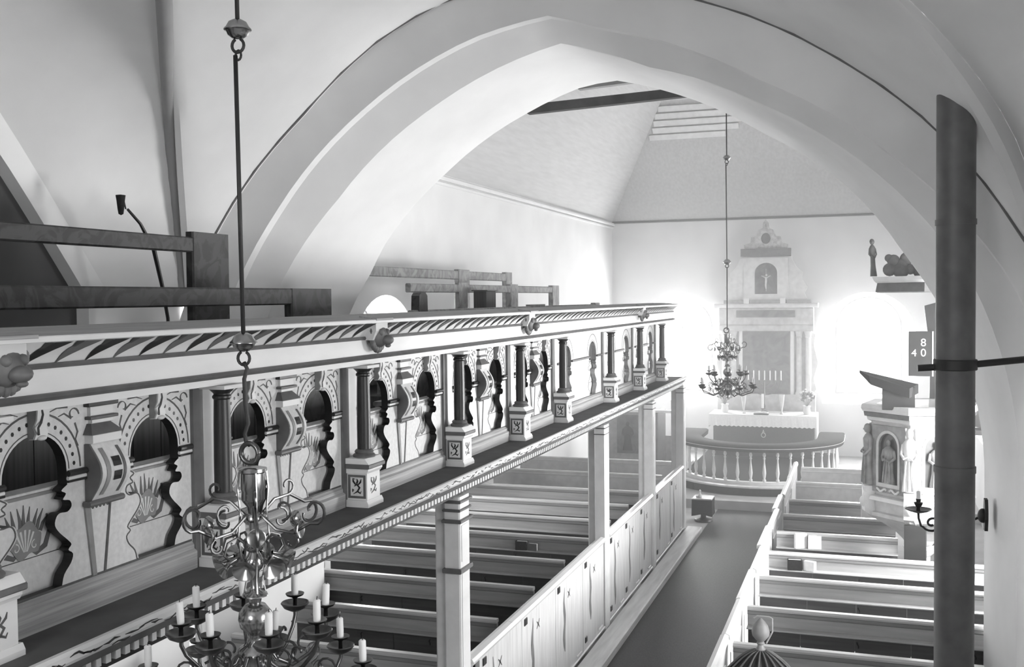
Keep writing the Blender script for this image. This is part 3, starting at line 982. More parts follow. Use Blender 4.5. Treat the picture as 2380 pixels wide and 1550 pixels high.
def make_pew(x0, x1, y, label, desk=False, group='rows of pews'):
    t = thing('front_desk' if desk else 'pew', label, 'desk' if desk else 'pew', ((x0 + x1) / 2, y, 0), group)
    up, lo = (CREAM, CREAM) if desk else (PEWUP, PEWLOW)
    MB().extr([(y - .034, 1.048), (y + .030, 1.048), (y + .034, 1.062), (y + .026, 1.082), (y - .030, 1.082), (y - .038, 1.064)], 0, x0, x1).build('cap_rail', PEWCAP if not desk else WHITE, t)
    MB().bbox(x0, x1, y - .026, y + .02, 1.006, 1.048, .008).build('cap_moulding', WHITE if desk else PEWMID, t)  # darker grey paints in the shadow line under the cap rail
    MB().box(x0, x1, y - .012, y + .012, .905, 1.02).build('upper_board', up, t)
    if desk:
        n = 4
        w = (x1 - x0) / n
        MB().box(x0, x1, y - .008, y + .012, .02, .908).build('lower_board', lo, t)
        for k in range(n):
            MB().bbox(x0 + k * w + .05, x0 + (k + 1) * w - .05, y - .016, y - .006, .2, .80, .004).build('raised_panel', WHITE, t)
        return t
    MB().bbox(x0, x1, y - .105, y + .012, .893, .908, .004).build('book_shelf', up, t)
    n = max(2, int((x1 - x0) / .42))
    w = (x1 - x0) / n
    for k in range(n):
        MB().box(x0 + k * w + .003, x0 + (k + 1) * w - .003, y - .004, y + .010, .40, .895).build('back_board', lo, t)
    MB().bbox(x0, x1, y + .03, y + .38, .42, .455, .008).build('seat', PEWLOW, t)
    for xe in (x0 + .02, (x0 + x1) / 2, x1 - .02):
        MB().box(xe - .015, xe + .015, y - .02, y + .36, .0, .42).build('leg', PEWLOW, t)
    for k in range(2):
        xh = x0 + (x1 - x0) * (.34 + .34 * k)
        MB().tube([(xh, y - .008, .835), (xh, y - .03, .83), (xh + .012, y - .038, .812), (xh + .012, y - .035, .795)], .006, 5).build('hat_hook', IRON, t)
    return t


for i, y in enumerate(ROWS):
    make_pew(-3.0 if y < 9.45 else -3.82, -.985, y, 'painted pew under the gallery, %s row from the camera' % NTH[i])
for i, y in enumerate(ROWS):
    xe = 2.93 if y < 9.45 else (3.84 if y < 12 else (2.42 if y < 14 else 2.0))
    make_pew(1.06, xe, y, 'painted pew on the pulpit side of the aisle, %s row from the camera' % NTH[i])
for side, x0, x1, nm in ((0, -3.82, -.985, 'under the gallery'), (1, 1.06, 2.0, 'beside the pulpit')):
    make_pew(x0, x1, DESKS[0], 'pale panelled front desk %s, second from the altar' % nm, True, 'front desks')
    make_pew(x0, x1, DESKS[1], 'pale panelled front desk %s, closest to the altar' % nm, True, 'front desks')

# ------------------------------------------------------------------ pew doors along the aisle
HY = [7.56, 8.60, 9.63, 10.63, 11.80, 12.62, 13.52, 14.63, 15.75]
ends = HY[1:] + [16.85]
SEGS = [(7.26, 11.44, 'nearest length of white pew doors with dark hinges, between first and second gallery posts'), (11.68, 14.20, 'middle length of white pew doors with dark hinges, between second and third gallery posts'), (14.44, 16.74, 'far length of white pew doors with dark hinges, between third and last gallery posts')]
for s0, s1, lb in SEGS:
    t = thing('pew_door_row', lb, 'pew doors', (-.79, (s0 + s1) / 2, .1), 'pew door rows below the gallery posts')
    for i, (a, b) in enumerate(zip(HY, ends)):
        a0, b0 = max(a - .10, s0 + .005), min(b - .108, s1 - .005)
        if a < s0 or a > s1:
            continue
        dd = rnd.uniform(-.004, .004)
        d = MB().bbox(-.812, -.775 + dd, a0, b0, .126, 1.10, .006).build('door', FRONTW, t)
        for z in (.225, 1.03):
            MB().bbox(-.776 + dd, -.766 + dd, a - .035, a + .035, z - .032, z + .032, .004).build('hinge', IRON, d)
        st = MB()
        yb = a + .20
        h = rnd.uniform(.62, .80)
        L = [(yb + .016 * math.sin(k * 1.3 + i), 1.0 - h * k / 9) for k in range(10)]
        st.ribbon(L, [.006, .03, .05, .065, .075, .06, .07, .08, .06, .015], -.774 + dd, th=.001)
        st.build('worn_stain', STAIN, d)
        nm = MB()
        for q in (-1, 1):
            nm.ribbon([(yb + .17 - .045, .90 - q * .035), (yb + .17, .90), (yb + .17 + .04, .90 + q * .04)], [.005, .018, .005], -.774 + dd, th=.0015)
        nm.build('painted_mark', LINE, d)
        MB().bbox(-.776, -.762, b0 - .26, b0 - .08, .150, .166, .003).build('kick_strip', WHITE, d)
    MB().bbox(-.815, -.757, s0, s1, .10, .125, .006).build('bottom_rail', WHITE, t)
    for a, b in ((7.26, 8.20), (8.205, 11.44)) if s0 < 8 else ((s0, s1),):
        MB().extr([(-.835, 1.10), (-.750, 1.10), (-.745, 1.12), (-.760, 1.145), (-.80, 1.155), (-.835, 1.145)], 1, a, b).build('cap_rail', POLISHED, t)
    if s0 < 8:
        MB().bbox(-.835, -.75, 7.235, 7.262, .10, 1.12, .02).build('end_stile', CREAM, t)

t = thing('pew_door_row', 'white row of pew doors seen from inside, on the pulpit side of the carpet', 'pew doors', (1.0, 12, 0))
prev = 6.4
for i, b in enumerate([7.40, 8.43, 9.48, 10.55, 11.60, 12.63, 13.66, 14.66, 16.06, 17.62]):
    dx = [0, .0, .004, -.004, .006, -.030, -.012, -.045, -.02, -.03][i]
    d = MB().bbox(.972 + dx, 1.012 + dx, prev + .01, b - .01, .06, 1.10, .006).build('door', WHITE, t)
    MB().extr([(.955 + dx, 1.10), (1.03 + dx, 1.10), (1.025 + dx, 1.14), (.995 + dx, 1.152), (.96 + dx, 1.14)], 1, prev + .005, b - .005).build('cap_rail', WHITE, t)
    MB().bbox(1.012 + dx, 1.022 + dx, prev + .16, b - .16, .25, .95, .004).build('raised_panel', WHITE, d)
    prev = b
MB().bbox(.985, 1.01, 6.4, 17.6, .013, .065, .004).build('bottom_rail', CREAM, t)

# books and a cap left on the pew shelves
def book(name, label, loc, w, d, h, rz, cover, tilt=0):
    t = thing(name, label, 'book', loc)
    b = MB().box(-w / 2, w / 2, -d / 2, d / 2, 0, h)
    b.v = [(p[0] + loc[0], p[1] + loc[1], p[2] + loc[2]) for p in b.v]
    b.build('pages', PAPER, t)
    c = MB().box(-w / 2 - .006, w / 2 + .008, -d / 2 - .006, -d / 2, -.0, h + .006).box(-w / 2 - .006, w / 2 + .008, d / 2, d / 2 + .006, -.0, h + .006).box(-w / 2 - .012, -w / 2 - .002, -d / 2 - .006, d / 2 + .006, -.0, h + .006)
    c.v = [(p[0] + loc[0], p[1] + loc[1], p[2] + loc[2]) for p in c.v]
    c.build('cover', cover, t)
    t.rotation_euler = (tilt, 0, rz)


book('hymn_book', 'white hymn book standing on a shelf beside the aisle, left of a pair', (1.34, 12.585, .909), .12, .035, .17, .5, CLOTHW, 0)
book('hymn_book', 'white hymn book leaning on a shelf beside the aisle, right of a pair', (1.50, 12.59, .909), .13, .035, .15, .2, CLOTHW, 0)
book('hymn_book', 'white hymn book beside a dark book on a pew shelf', (1.50, 11.555, .909), .10, .045, .10, -.4, CLOTHW, 0)
book('hymn_book', 'dark hymn book on a pew shelf next to a white one', (1.34, 11.555, .909), .13, .06, .11, .1, CLOTHD, 0)
book('hymn_book', 'thick dark hymn book on shelf of pew under the gallery, left of two', (-1.80, 11.555, .909), .12, .06, .10, .1, CLOTHD, 0)
book('hymn_book', 'small dark hymn book on shelf of pew under the gallery, right of two', (-1.66, 11.555, .909), .10, .05, .08, -.1, CARVED, 0)

# ------------------------------------------------------------------ stove pipe, stay rod, wall sconce
t = thing('stove_pipe', 'tall dark iron stove pipe rising beside the right pier', 'stove pipe', (2.625, 7.2, 0))
q = 1.29
pp = MB().lathe([(.093 * q, 0.0), (.095 * q, 2.75), (.099 * q, 2.75), (.099 * q, 2.79), (.093 * q, 2.79), (.092 * q, 4.34), (.097 * q, 4.34), (.097 * q, 4.375), (.092 * q, 4.375), (.092 * q, 5.6)], 2.625, 7.2, 28)
pp.build('pipe', PIPE, t, smooth=40)
MB().lathe([(.099 * q, 3.41), (.103 * q, 3.415), (.103 * q, 3.475), (.099 * q, 3.48)], 2.625, 7.2, 28).build('clamp_ring', IRON, t, smooth=40)
MB().tube([(2.40, 7.18, 3.42), (2.55, 7.19, 3.43), (2.72, 7.2, 3.445), (3.20, 7.22, 3.50)], .022, 10).build('stay_rod', IRON, t, smooth=True)

t = thing('wall_sconce', 'dark iron candle sconce with dish and spiral arm on the right pier', 'sconce', (3.0, 8.95, 2.13))
pl = MB().extr([(9.0 + .075 * math.cos(a), 2.13 + .13 * math.sin(a) * (1 + .12 * math.cos(6 * a))) for a in [2 * PI * k / 30 for k in range(30)]], 0, 2.975, 3.0)
pl.build('wall_plate', IRON, t)
MB().ball((2.965, 9.0, 2.12), .045, 14, 10, sc=(.9, 1, 1.3)).build('boss', IRON, t, smooth=True)
MB().tube([(2.95, 9.0, 2.11), (2.85, 9.0, 2.06), (2.74, 9.0, 2.0), (2.66, 9.0, 1.985)], .010, 8).build('bracket', IRON, t, smooth=True)
arm = [(2.485, 9.0, 2.115), (2.487, 9.0, 2.07), (2.505, 9.0, 2.01)] + [(2.59 + .078 * math.cos(a) * (1 - k * .036), 9.0, 2.035 + .070 * math.sin(a) * (1 - k * .036)) for k, a in enumerate([PI * 1.15 + .36 * i for i in range(23)])]
MB().tube(arm, .010, 8).build('spiral_arm', IRON, t, smooth=True)
MB().lathe([(.0, 2.112), (.03, 2.116), (.075, 2.13), (.105, 2.146), (.10, 2.15), (.0, 2.13)], 2.485, 9.0, 24).build('drip_dish', IRON, t, smooth=40)
MB().lathe([(.0, 2.13), (.018, 2.132), (.016, 2.16), (.030, 2.18), (.036, 2.20), (.018, 2.205), (.022, 2.23), (.0, 2.23)], 2.485, 9.0, 16).build('candle_socket', IRON, t, smooth=40)
c = thing('candle', 'short white candle stub in the wall sconce by the pulpit', 'candle', (2.485, 9.0, 2.23))
MB().lathe([(.0, 2.231), (.019, 2.231), (.018, 2.29), (.010, 2.296), (.0, 2.296)], 2.485, 9.0, 14).build('wax', WAX, c, smooth=40)
MB().tube([(2.485, 9.0, 2.296), (2.487, 9.0, 2.312)], .0025, 5).build('wick', BLACK, c)

# ------------------------------------------------------------------ ribbed dome with finial, lower right
DX, DY = 1.691, 4.2
t = thing('domed_canopy', 'dark ribbed dome with a turned wooden finial at the bottom edge', 'canopy', (DX, DY, 0))
def dome_r(z):
    u = max(0, min(1, (2.478 - z) / .16))
    return .012 + .17 * u ** .62
rows = []
nr = 16
for k in range(14):
    z = 2.478 - .16 * (k / 13) ** 1.4
    rows.append([(DX + (dome_r(z) - .010 * (0 if j % 4 == 0 else (1 if j % 2 else 1.5)) * min(1, k / 4)) * math.cos(2 * PI * j / (nr * 4)), DY + (dome_r(z) - .010 * (0 if j % 4 == 0 else (1 if j % 2 else 1.5)) * min(1, k / 4)) * math.sin(2 * PI * j / (nr * 4)), z) for j in range(nr * 4)])
MB().loft(rows, 0, True).build('dome', DARK, t, smooth=True)
for j in range(nr):
    a = 2 * PI * j / nr
    MB().tube([(DX + (dome_r(z) + .001) * math.cos(a), DY + (dome_r(z) + .001) * math.sin(a), z) for z in [2.478 - .16 * (k / 9) ** 1.4 for k in range(10)]], [.003 + .004 * k / 9 for k in range(10)], 6).build('rib', CARVED, t, smooth=True)
MB().lathe([(.0, 2.474), (.016, 2.474), (.020, 2.482), (.014, 2.49), (.012, 2.50), (.017, 2.506), (.012, 2.513), (.020, 2.52), (.033, 2.536), (.036, 2.552), (.030, 2.575), (.018, 2.592), (.006, 2.605), (.0, 2.608)], DX, DY, 18).build('finial', PEWMID, t, smooth=50)
MB().tube([(DX - .030, DY + .03, 2.596), (DX - .018, DY + .03, 2.606), (DX + .03, DY + .03, 2.606), (DX + .043, DY + .03, 2.60), (DX + .043, DY + .03, 2.545), (DX + .02, DY + .02, 2.50)], .0035, 6).build('wire_loop', PEWUP, t)
MB().lathe([(.175, 2.318), (.185, 2.31), (.185, 2.28), (.165, 2.27), (.05, 2.25), (.045, .03), (.16, .0), (.0, .0)], DX, DY, 24).build('stand', DARK, t, smooth=40)
# ------------------------------------------------------------------ brass chandeliers
def make_chandelier(loc, label):
    t = thing('chandelier', label, 'chandelier', loc, 'brass chandeliers over the aisle')
    X, Y, Z = loc

    def L(mb, name, mats, par=t, smooth=50):
        mb.v = [(p[0] + X, p[1] + Y, p[2] + Z) for p in mb.v]
        return mb.build(name, mats, par, smooth)
    st = [(.0, 3.262), (.038, 3.262), (.054, 3.258), (.054, 3.246), (.046, 3.24), (.048, 3.18), (.044, 3.172), (.046, 3.14), (.040, 3.13), (.024, 3.11), (.02, 3.085), (.032, 3.075), (.032, 3.06), (.018, 3.05), (.018, 3.0),
          (.038, 2.985), (.042, 2.965), (.034, 2.945), (.020, 2.935), (.03, 2.915), (.040, 2.895), (.030, 2.87), (.018, 2.86), (.016, 2.80), (.024, 2.785), (.046, 2.775), (.05, 2.765), (.026, 2.755), (.022, 2.735),
          (.04, 2.73), (.062, 2.70), (.066, 2.675), (.058, 2.645), (.035, 2.625), (.028, 2.60), (.036, 2.58), (.062, 2.565), (.070, 2.55), (.05, 2.53), (.045, 2.50), (.08, 2.47), (.10, 2.43), (.095, 2.38), (.06, 2.34), (.03, 2.32), (.03, 2.29), (.0, 2.27)]
    L(MB().lathe(st, 0, 0, 26), 'stem', BRASS)
    rg = [(.038 * math.cos(2 * PI * k / 20) - .012, 0, 3.315 + .038 * math.sin(2 * PI * k / 20)) for k in range(21)]
    L(MB().tube(rg, .010, 8), 'hanging_ring', BRASSD)
    for k in range(4):                                                   # tall side straps of the stem
        a = PI / 4 + k * PI / 2
        ca, sa = math.cos(a), math.sin(a)
        L(MB().tube([(r * ca, r * sa, z) for r, z in ((.052, 3.245), (.058, 3.18), (.05, 3.09), (.058, 3.0), (.05, 2.92), (.03, 2.83), (.04, 2.78))], .0045, 6), 'strap', BRASS)

    def scroll(a, r0, z0, sz, flip, name, mm, wire=.0065):
        ca, sa = math.cos(a), math.sin(a)
        p = [(r0, z0), (r0 + .06 * sz, z0 + .05 * sz * flip), (r0 + .13 * sz, z0 + .06 * sz * flip), (r0 + .20 * sz, z0 + .02 * sz * flip)]
        sp = spiral(r0 + .215 * sz, z0 - .03 * sz * flip, .055 * sz, .018 * sz, PI / 2 * flip, (PI / 2 - 1.55 * PI) * flip, 14)
        m = MB().tube([(q[0] * ca, q[0] * sa, q[1]) for q in p + sp[1:]], wire, 7)
        sp2 = spiral(r0 + .12 * sz, z0 + .095 * sz * flip, .036 * sz, .012 * sz, -PI / 2 * flip, 1.1 * PI * flip, 10)
        m.tube([(q[0] * ca, q[0] * sa, q[1]) for q in sp2], wire * .85, 6)
        sp3 = spiral(r0 + .085 * sz, z0 - .03 * sz * flip, .045 * sz, .014 * sz, PI / 2 * flip, -PI * flip, 10)
        m.tube([(q[0] * ca, q[0] * sa, q[1]) for q in sp3], wire * .8, 6)
        return L(m, name, mm)
    for k in range(6):
        a = k * PI / 3 + .1
        s = scroll(a, .035, 3.075, 1.0, 1 if k % 2 else -1, 'scroll_arm', BRASSD)
        ca, sa = math.cos(a), math.sin(a)
        d = MB().lathe([(.0, 0), (.012, .002), (.030, .014), (.036, .026), (.033, .028), (.0, .012)], 0, 0, 14)
        d.v = [(ca * (.17 + p[2]) - sa * p[0], sa * (.17 + p[2]) + ca * p[0], 3.03 + p[1]) for p in d.v]
        L(d, 'reflector', BRASS, s)
    for k in range(8):
        a = k * PI / 4 + .3
        ca, sa = math.cos(a), math.sin(a)
        m = MB().tube([(r * ca, r * sa, z) for r, z in ((.03, 2.965), (.07, 3.0), (.11, 2.985), (.125, 2.94), (.10, 2.915))], .005, 6)
        b = L(m, 'bell_arm', BRASSD)
        d = MB().lathe([(.008, -.04), (.010, -.01), (.022, .012), (.042, .026), (.044, .030), (.036, .026), (.012, .004), (.0, .0)], 0, 0, 18)
        tl = .35
        d.v = [(ca * (.115 + p[2] * math.cos(tl) + p[1] * math.sin(tl)) - sa * p[0], sa * (.115 + p[2] * math.cos(tl) + p[1] * math.sin(tl)) + ca * p[0], 2.905 - p[2] * math.sin(tl) + p[1] * math.cos(tl)) for p in d.v]
        L(d, 'bell', BRASS, b)
    tips = []
    for tier, (n, R, zt, off_, r0, z0) in enumerate(((8, .275, 2.655, math.radians(-2), .03, 2.585), (8, .41, 2.46, math.radians(22), .08, 2.43))):
        for k in range(n):
            a = off_ + 2 * PI * k / n
            ca, sa = math.cos(a), math.sin(a)
            S_ = R - r0
            pts = [(r0, z0), (r0 + .18 * S_, z0 - .075), (r0 + .45 * S_, z0 - .11), (r0 + .72 * S_, z0 - .075), (r0 + .93 * S_, zt - .085), (R, zt - .045), (R, zt - .01)]
            m = MB().tube([(q[0] * ca, q[0] * sa, q[1]) for q in pts], [.010, .009, .009, .008, .008, .008, .009], 8)
            for c0, rr, s0, s1 in (((r0 + .35 * S_, z0 - .045), .048, -PI / 2, 1.2 * PI), ((r0 + .66 * S_, z0 - .02), .036, -PI / 2, -2.0 * PI)):
                m.tube([(q[0] * ca, q[0] * sa, q[1]) for q in spiral(c0[0], c0[1], rr, rr * .3, s0, s1, 12)], .0055, 6)
            if tier == 1:
                m.tube([(q[0] * ca, q[0] * sa, q[1]) for q in spiral(r0 + .55 * S_, z0 + .05, .05, .012, -PI / 2, 1.6 * PI, 12)], .005, 6)
            arm = L(m, 'candle_arm', BRASSD)
            ds = MB().lathe([(.0, zt - .03), (.020, zt - .028), (.046, zt - .014), (.058, zt + .004), (.055, zt + .008), (.040, zt - .006), (.010, zt - .014), (.0, zt - .014)], R * ca, R * sa, 22)
            L(ds, 'drip_dish', BRASSD, arm)
            cu = MB().lathe([(.009, zt - .014), (.008, zt + .022), (.014, zt + .028), (.034, zt + .036), (.038, zt + .044), (.034, zt + .045), (.012, zt + .038), (.0, zt + .038)], R * ca, R * sa, 18)
            L(cu, 'candle_cup', BRASSD, arm)
            tips.append((R * ca, R * sa, zt + .039, tier))
    return t, tips


CH1 = (-.135, 3.4, 0.0)
RING0, RING1 = (0, 0), (0, 0)
ch, tips = make_chandelier(CH1, 'large brass chandelier hanging in front of the gallery panels, near the camera')
ch2 = dup(ch, (.05, 16.0, .06), 'brass chandelier hanging far off before the altar', None, .2)
OFF[ch2.name] = Vector((0.05, 16.0, .06))
cd = None
for j, (L0, zoff, rz, wh) in enumerate(((CH1, 0, 0, 'near chandelier'), ((.05, 16.0, .06), .06, .2, 'far chandelier'))):
    for i, (x, y, z, tier) in enumerate(tips):
        ca, sa = math.cos(rz), math.sin(rz)
        loc = (L0[0] + x * ca - y * sa, L0[1] + x * sa + y * ca, z + zoff)
        ang = math.degrees(math.atan2(-fwd.x * x - fwd.y * y if not rz else -(fwd.x * (loc[0] - L0[0]) + fwd.y * (loc[1] - L0[1])), rgt.x * (loc[0] - L0[0]) + rgt.y * (loc[1] - L0[1]))) % 360
        plc = ['right', 'front right', 'front', 'front left', 'left', 'back left', 'back', 'back right'][int((ang - (RING0[tier] if not j else RING1[tier]) + 22.5) % 360 // 45)]
        lb = 'white candle in the %s ring of the %s, at its %s' % (('upper', 'lower')[tier], wh, plc)
        gr = 'candles in the %s ring of the %s' % (('upper', 'lower')[tier], wh)
        if cd is None:
            cd = thing('candle', lb, 'candle', loc, gr)
            MB().lathe([(.0, loc[2]), (.0135, loc[2]), (.0145, loc[2] + .03), (.014, loc[2] + .078), (.009, loc[2] + .083), (.0, loc[2] + .081)], loc[0], loc[1], 14).build('wax', WAX, cd, smooth=40)
            MB().tube([(loc[0], loc[1], loc[2] + .08), (loc[0] + .002, loc[1], loc[2] + .094)], .0016, 5).build('wick', BLACK, cd)
        else:
            c = dup(cd, loc, lb, gr, rnd.uniform(0, 6))
            c.rotation_euler = (rnd.uniform(-.05, .05), rnd.uniform(-.05, .05), 0)


def hang(par, x, y, z0, top, balls, wire, par_off):
    """rod, balls and hooks above a chandelier"""
    for bz, s in balls:
        b = MB().lathe([(.0, .036), (.016, .036), (.034, .026), (.044, .008), (.052, .0), (.052, -.004), (.043, -.008), (.038, -.022), (.022, -.034), (.0, -.038)], 0, 0, 20)
        b.v = [(p[0] * s + x, p[1] * s + y, p[2] * s + bz) for p in b.v]
        b.build('rod_ball', BRASS, par, smooth=50)
        rg = [(x + .026 * math.cos(a), y, bz - .038 - .024 + .026 * math.sin(a)) for a in [PI * .65 + 1.7 * PI * k / 14 for k in range(15)]]
        MB().tube(rg, .006, 8).build('hook', IRON, par, smooth=True)
    zs = [top] + [v for b in balls for v in (b[0] + .03, b[0] - .10)]
    for a, b in ((top, balls[0][0] + .03), (balls[0][0] - .098, balls[1][0] + .03)):
        MB().tube([(x - .012, y, a), (x, y, b)], .0085, 8).build('rod', IRON, par, smooth=True)
    MB().tube([(x + dx, y, z) for dx, z in wire], .008, 8).build('hanging_wire', IRON, par, smooth=True)
    for z in (balls[0][0] - .098,):
        MB().tube([(x + .012 * math.cos(q), y + .002, z + .018 * math.sin(q)) for q in [2 * PI * k / 12 for k in range(13)]], .005, 6).build('eye', IRON, par, smooth=True)


hang(ch, -.165, 3.4, 0, 6.40, [(4.93, 1.0), (3.742, 1.0)], [(.0, 3.665), (.014, 3.64), (.0, 3.60), (.004, 3.50), (.014, 3.43), (-.002, 3.39), (.004, 3.355), (.02, 3.345)], 0)
hang(ch2, .05, 16.0, 0, 8.18, [(6.0, 1.2), (4.42, 1.2)], [(.0, 4.34), (.0, 3.8), (.0, 3.42), (.0, 3.38)], 0)

# ------------------------------------------------------------------ altar rail and kneeler
RC = (0.0, 21.25)
RR = 1.50


def rail_path(r, n=28, yb=22.6):
    p = [(RC[0] - r, yb)] + [(RC[0] + r * math.cos(a), RC[1] + r * math.sin(a)) for a in [PI + PI * k / n for k in range(n + 1)]] + [(RC[0] + r, yb)]
    return p


def rail_sweep(prof, n=28, yb=22.6):
    """prof: closed list of (radial offset, z)"""
    rows = []
    for dr, z in prof + [prof[0]]:
        rows.append([(p[0], p[1], z) for p in rail_path(RR + dr, n, yb)])
    return MB().loft(rows)


k = thing('altar_kneeler', 'low curved step with dark edge round the altar rail', 'step', (0, 20.5, .17))
rail_sweep([(-.02, .175), (.26, .175), (.26, .315), (-.02, .315)]).build('step_edge', DARK, k)
rail_sweep([(-.04, .315), (.27, .315), (.27, .345), (-.04, .345)]).build('step_tread', CREAM, k)
f = thing('altar_dais', 'low dark carpeted dais inside the altar rail', 'dais', (0, 22.5, .17))
pth = rail_path(RR - .05, 28, 24.42)
MB().extr(pth, 2, .172, .31).build('dais_body', CLOTHD, f)
rl = thing('altar_rail', 'half-round altar rail with dark padded top and white balusters', 'altar rail', (0, 20.5, .345))
rail_sweep([(-.36, .97), (.13, .97), (.145, 1.01), (.14, 1.06), (.10, 1.085), (-.33, 1.085), (-.37, 1.06)], 40, 22.1).build('padded_top', CLOTHD, rl, smooth=50)
rail_sweep([(.142, 1.03), (.149, 1.03), (.149, 1.042), (.142, 1.042)], 40, 22.1).build('piping', PEWUP, rl, smooth=False)
rail_sweep([(-.05, .346), (.05, .346), (.05, .40), (-.05, .40)], 28, 22.1).build('foot_rail', WHITE, rl)
bprof = [(r_, .40 + (z_ - .40) * 1.30) for r_, z_ in [(.022, .40), (.034, .41), (.034, .43), (.020, .445), (.030, .49), (.036, .53), (.026, .60), (.015, .68), (.014, .72), (.026, .74), (.016, .755), (.030, .78), (.030, .80), (.022, .81), (.022, .842)]]
bl = [(RC[0] + RR * math.cos(a), RC[1] + RR * math.sin(a), 0) for a in [PI + PI * (j + .5) / 19 for j in range(19)]] + [(s * RR, y, 0) for s in (-1, 1) for y in (21.5, 21.8)]
pieces('baluster', MB().lathe(bprof, 0, 0, 10), WHITE, rl, bl, smooth=50)

# ------------------------------------------------------------------ altar
a = thing('altar_table', 'altar table with white lace cloth over a dark frontal', 'altar', (-.14, 23.7, .31))
MB().box(-1.22, .94, 23.45, 24.25, .315, 1.20).build('table_body', CLOTHD, a)
MB().bbox(-1.30, 1.02, 23.35, 24.30, 1.20, 1.25, .01).build('table_top', WHITE, a)
lace = MB()
A, B = [], []
n = 46
for i in range(n + 1):
    x = -1.305 + 2.33 * i / n
    A.append((x, 23.345, 1.254))
    B.append((x, 23.335 + .008 * math.sin(i * 1.7), .985 + (.022 if i % 2 else 0)))
lace.loft([[(p[0], 24.28, 1.256) for p in A], A, B])
lace.loft([[(1.027, 23.35 + .9 * q / 8, 1.254) for q in range(9)], [(1.03, 23.35 + .9 * q / 8, .60 + .015 * (q % 2)) for q in range(9)]])
lace.loft([[(-1.307, 23.35 + .9 * q / 8, 1.254) for q in range(9)], [(-1.31, 23.35 + .9 * q / 8, .95 + .015 * (q % 2)) for q in range(9)]])
lace.build('lace_cloth', CLOTHW, a)
e = MB()
e.v, e.f, e.m = [], [], []
em = [(-.115 + .045 * math.cos(q), .80 + .05 * math.sin(q)) for q in [2 * PI * j / 16 for j in range(17)]]
e.tube([(p[0], 23.442, p[1]) for p in em], .008, 6)
e.tube([(-.14, 23.442, .83), (-.115, 23.442, .92), (-.10, 23.442, .86)], .008, 6)
e.build('stitched_emblem', PEWCAP, a)

p = thing('altarpiece', 'tall painted altarpiece with columns, dark painting and arched upper niche', 'altarpiece', (-.155, 24.6, 0.172))
cx = -.155
MB().box(cx - 1.10, cx + 1.10, 24.45, 24.9, .172, 1.62).build('predella', GILT, p)
MB().box(cx - .98, cx + .98, 24.62, 24.9, 1.62, 3.30).build('back_wall', GILT, p)
MB().box(cx - .54, cx + .54, 24.585, 24.62, 1.60, 3.30).build('painting', PICT, p)
for u0, u1, z0, z1 in ((cx - .63, cx - .54, 1.6, 3.36), (cx + .54, cx + .63, 1.6, 3.36), (cx - .63, cx + .63, 3.30, 3.38)):
    MB().bbox(u0, u1, 24.54, 24.64, z0, z1, .015).build('picture_frame', WHITE, p)
for s in (-1, 1):
    for dx in (.74, .94):
        c = MB().lathe([(.085, 1.62), (.085, 1.66), (.068, 1.68), (.062, 1.72), (.06, 2.4), (.053, 2.92), (.07, 2.94), (.06, 2.96), (.085, 3.05), (.09, 3.06), (.09, 3.08)], cx + s * dx, 24.52, 14)
        c.build('column', GILT if dx < .8 else CREAM, p, smooth=40)
    MB().extr([(cx + s * 1.02, 1.62), (cx + s * 1.12, 1.75), (cx + s * 1.06, 2.0), (cx + s * 1.16, 2.35), (cx + s * 1.06, 2.75), (cx + s * 1.10, 3.0), (cx + s * 1.02, 3.05)], 1, 24.6, 24.68).build('side_wing', CREAM, p)
MB().bbox(cx - 1.06, cx + 1.06, 24.42, 24.85, 3.08, 3.22, .02).build('entablature', GILT, p)
MB().bbox(cx - .66, cx + .66, 24.40, 24.6, 3.40, 3.56, .008).build('inscription_board', PICT, p)
MB().bbox(cx - 1.06, cx + 1.06, 24.44, 24.88, 3.22, 3.62, .02).build('frieze', GILT, p)
MB().bbox(cx - 1.16, cx + 1.16, 24.34, 24.88, 3.62, 3.72, .03).build('cornice', CREAM, p)
for u0, u1 in ((cx - .95, cx - .50), (cx - .36, cx + .32), (cx + .47, cx + 1.0)):
    MB().bbox(u0, u1, 24.40, 24.7, 3.72, 3.80, .01).build('dark_strip', MIDGREY, p)
for u in (cx - .43, cx + .39):
    MB().bbox(u - .06, u + .06, 24.36, 24.7, 3.72, 3.84, .01).build('small_block', WHITE, p)
# upper storey with the niche
na = arch_poly(cx, .255, 3.94, 4.42, 14, .24)
MB().plate([(cx - .50, 3.80), (cx + .50, 3.80), (cx + .50, 4.78), (cx - .50, 4.78)], [na], 1, 24.50, 24.60).build('upper_storey', CREAM, p)
MB().extr(na, 1, 24.60, 24.62).build('niche_back', PICT, p)
for s in (-1, 1):
    w = [(cx + s * .50, 3.80), (cx + s * .92, 3.82), (cx + s * .86, 3.95), (cx + s * .93, 4.10), (cx + s * .80, 4.28), (cx + s * .84, 4.42), (cx + s * .66, 4.58), (cx + s * .58, 4.78), (cx + s * .50, 4.78)]
    MB().extr(w, 1, 24.53, 24.60).build('scroll_wing', CREAM, p)
cr = MB()
cr.box(cx - .012, cx + .012, 24.565, 24.585, 4.0, 4.52).box(cx - .11, cx + .11, 24.565, 24.585, 4.34, 4.365)
cr.build('crucifix', MIDGREY, p)
cf = MB()
cf.tube([(cx, 24.555, 4.05), (cx - .01, 24.55, 4.14), (cx, 24.55, 4.24), (cx, 24.55, 4.33)], [.014, .02, .026, .024], 8)
cf.tube([(cx - .10, 24.557, 4.365), (cx - .02, 24.552, 4.31), (cx + .02, 24.552, 4.31), (cx + .10, 24.557, 4.365)], [.008, .013, .013, .008], 6)
cf.ball((cx + .008, 24.548, 4.375), .026, 10, 8)
cf.build('crucified_figure', CREAM, p, smooth=True)
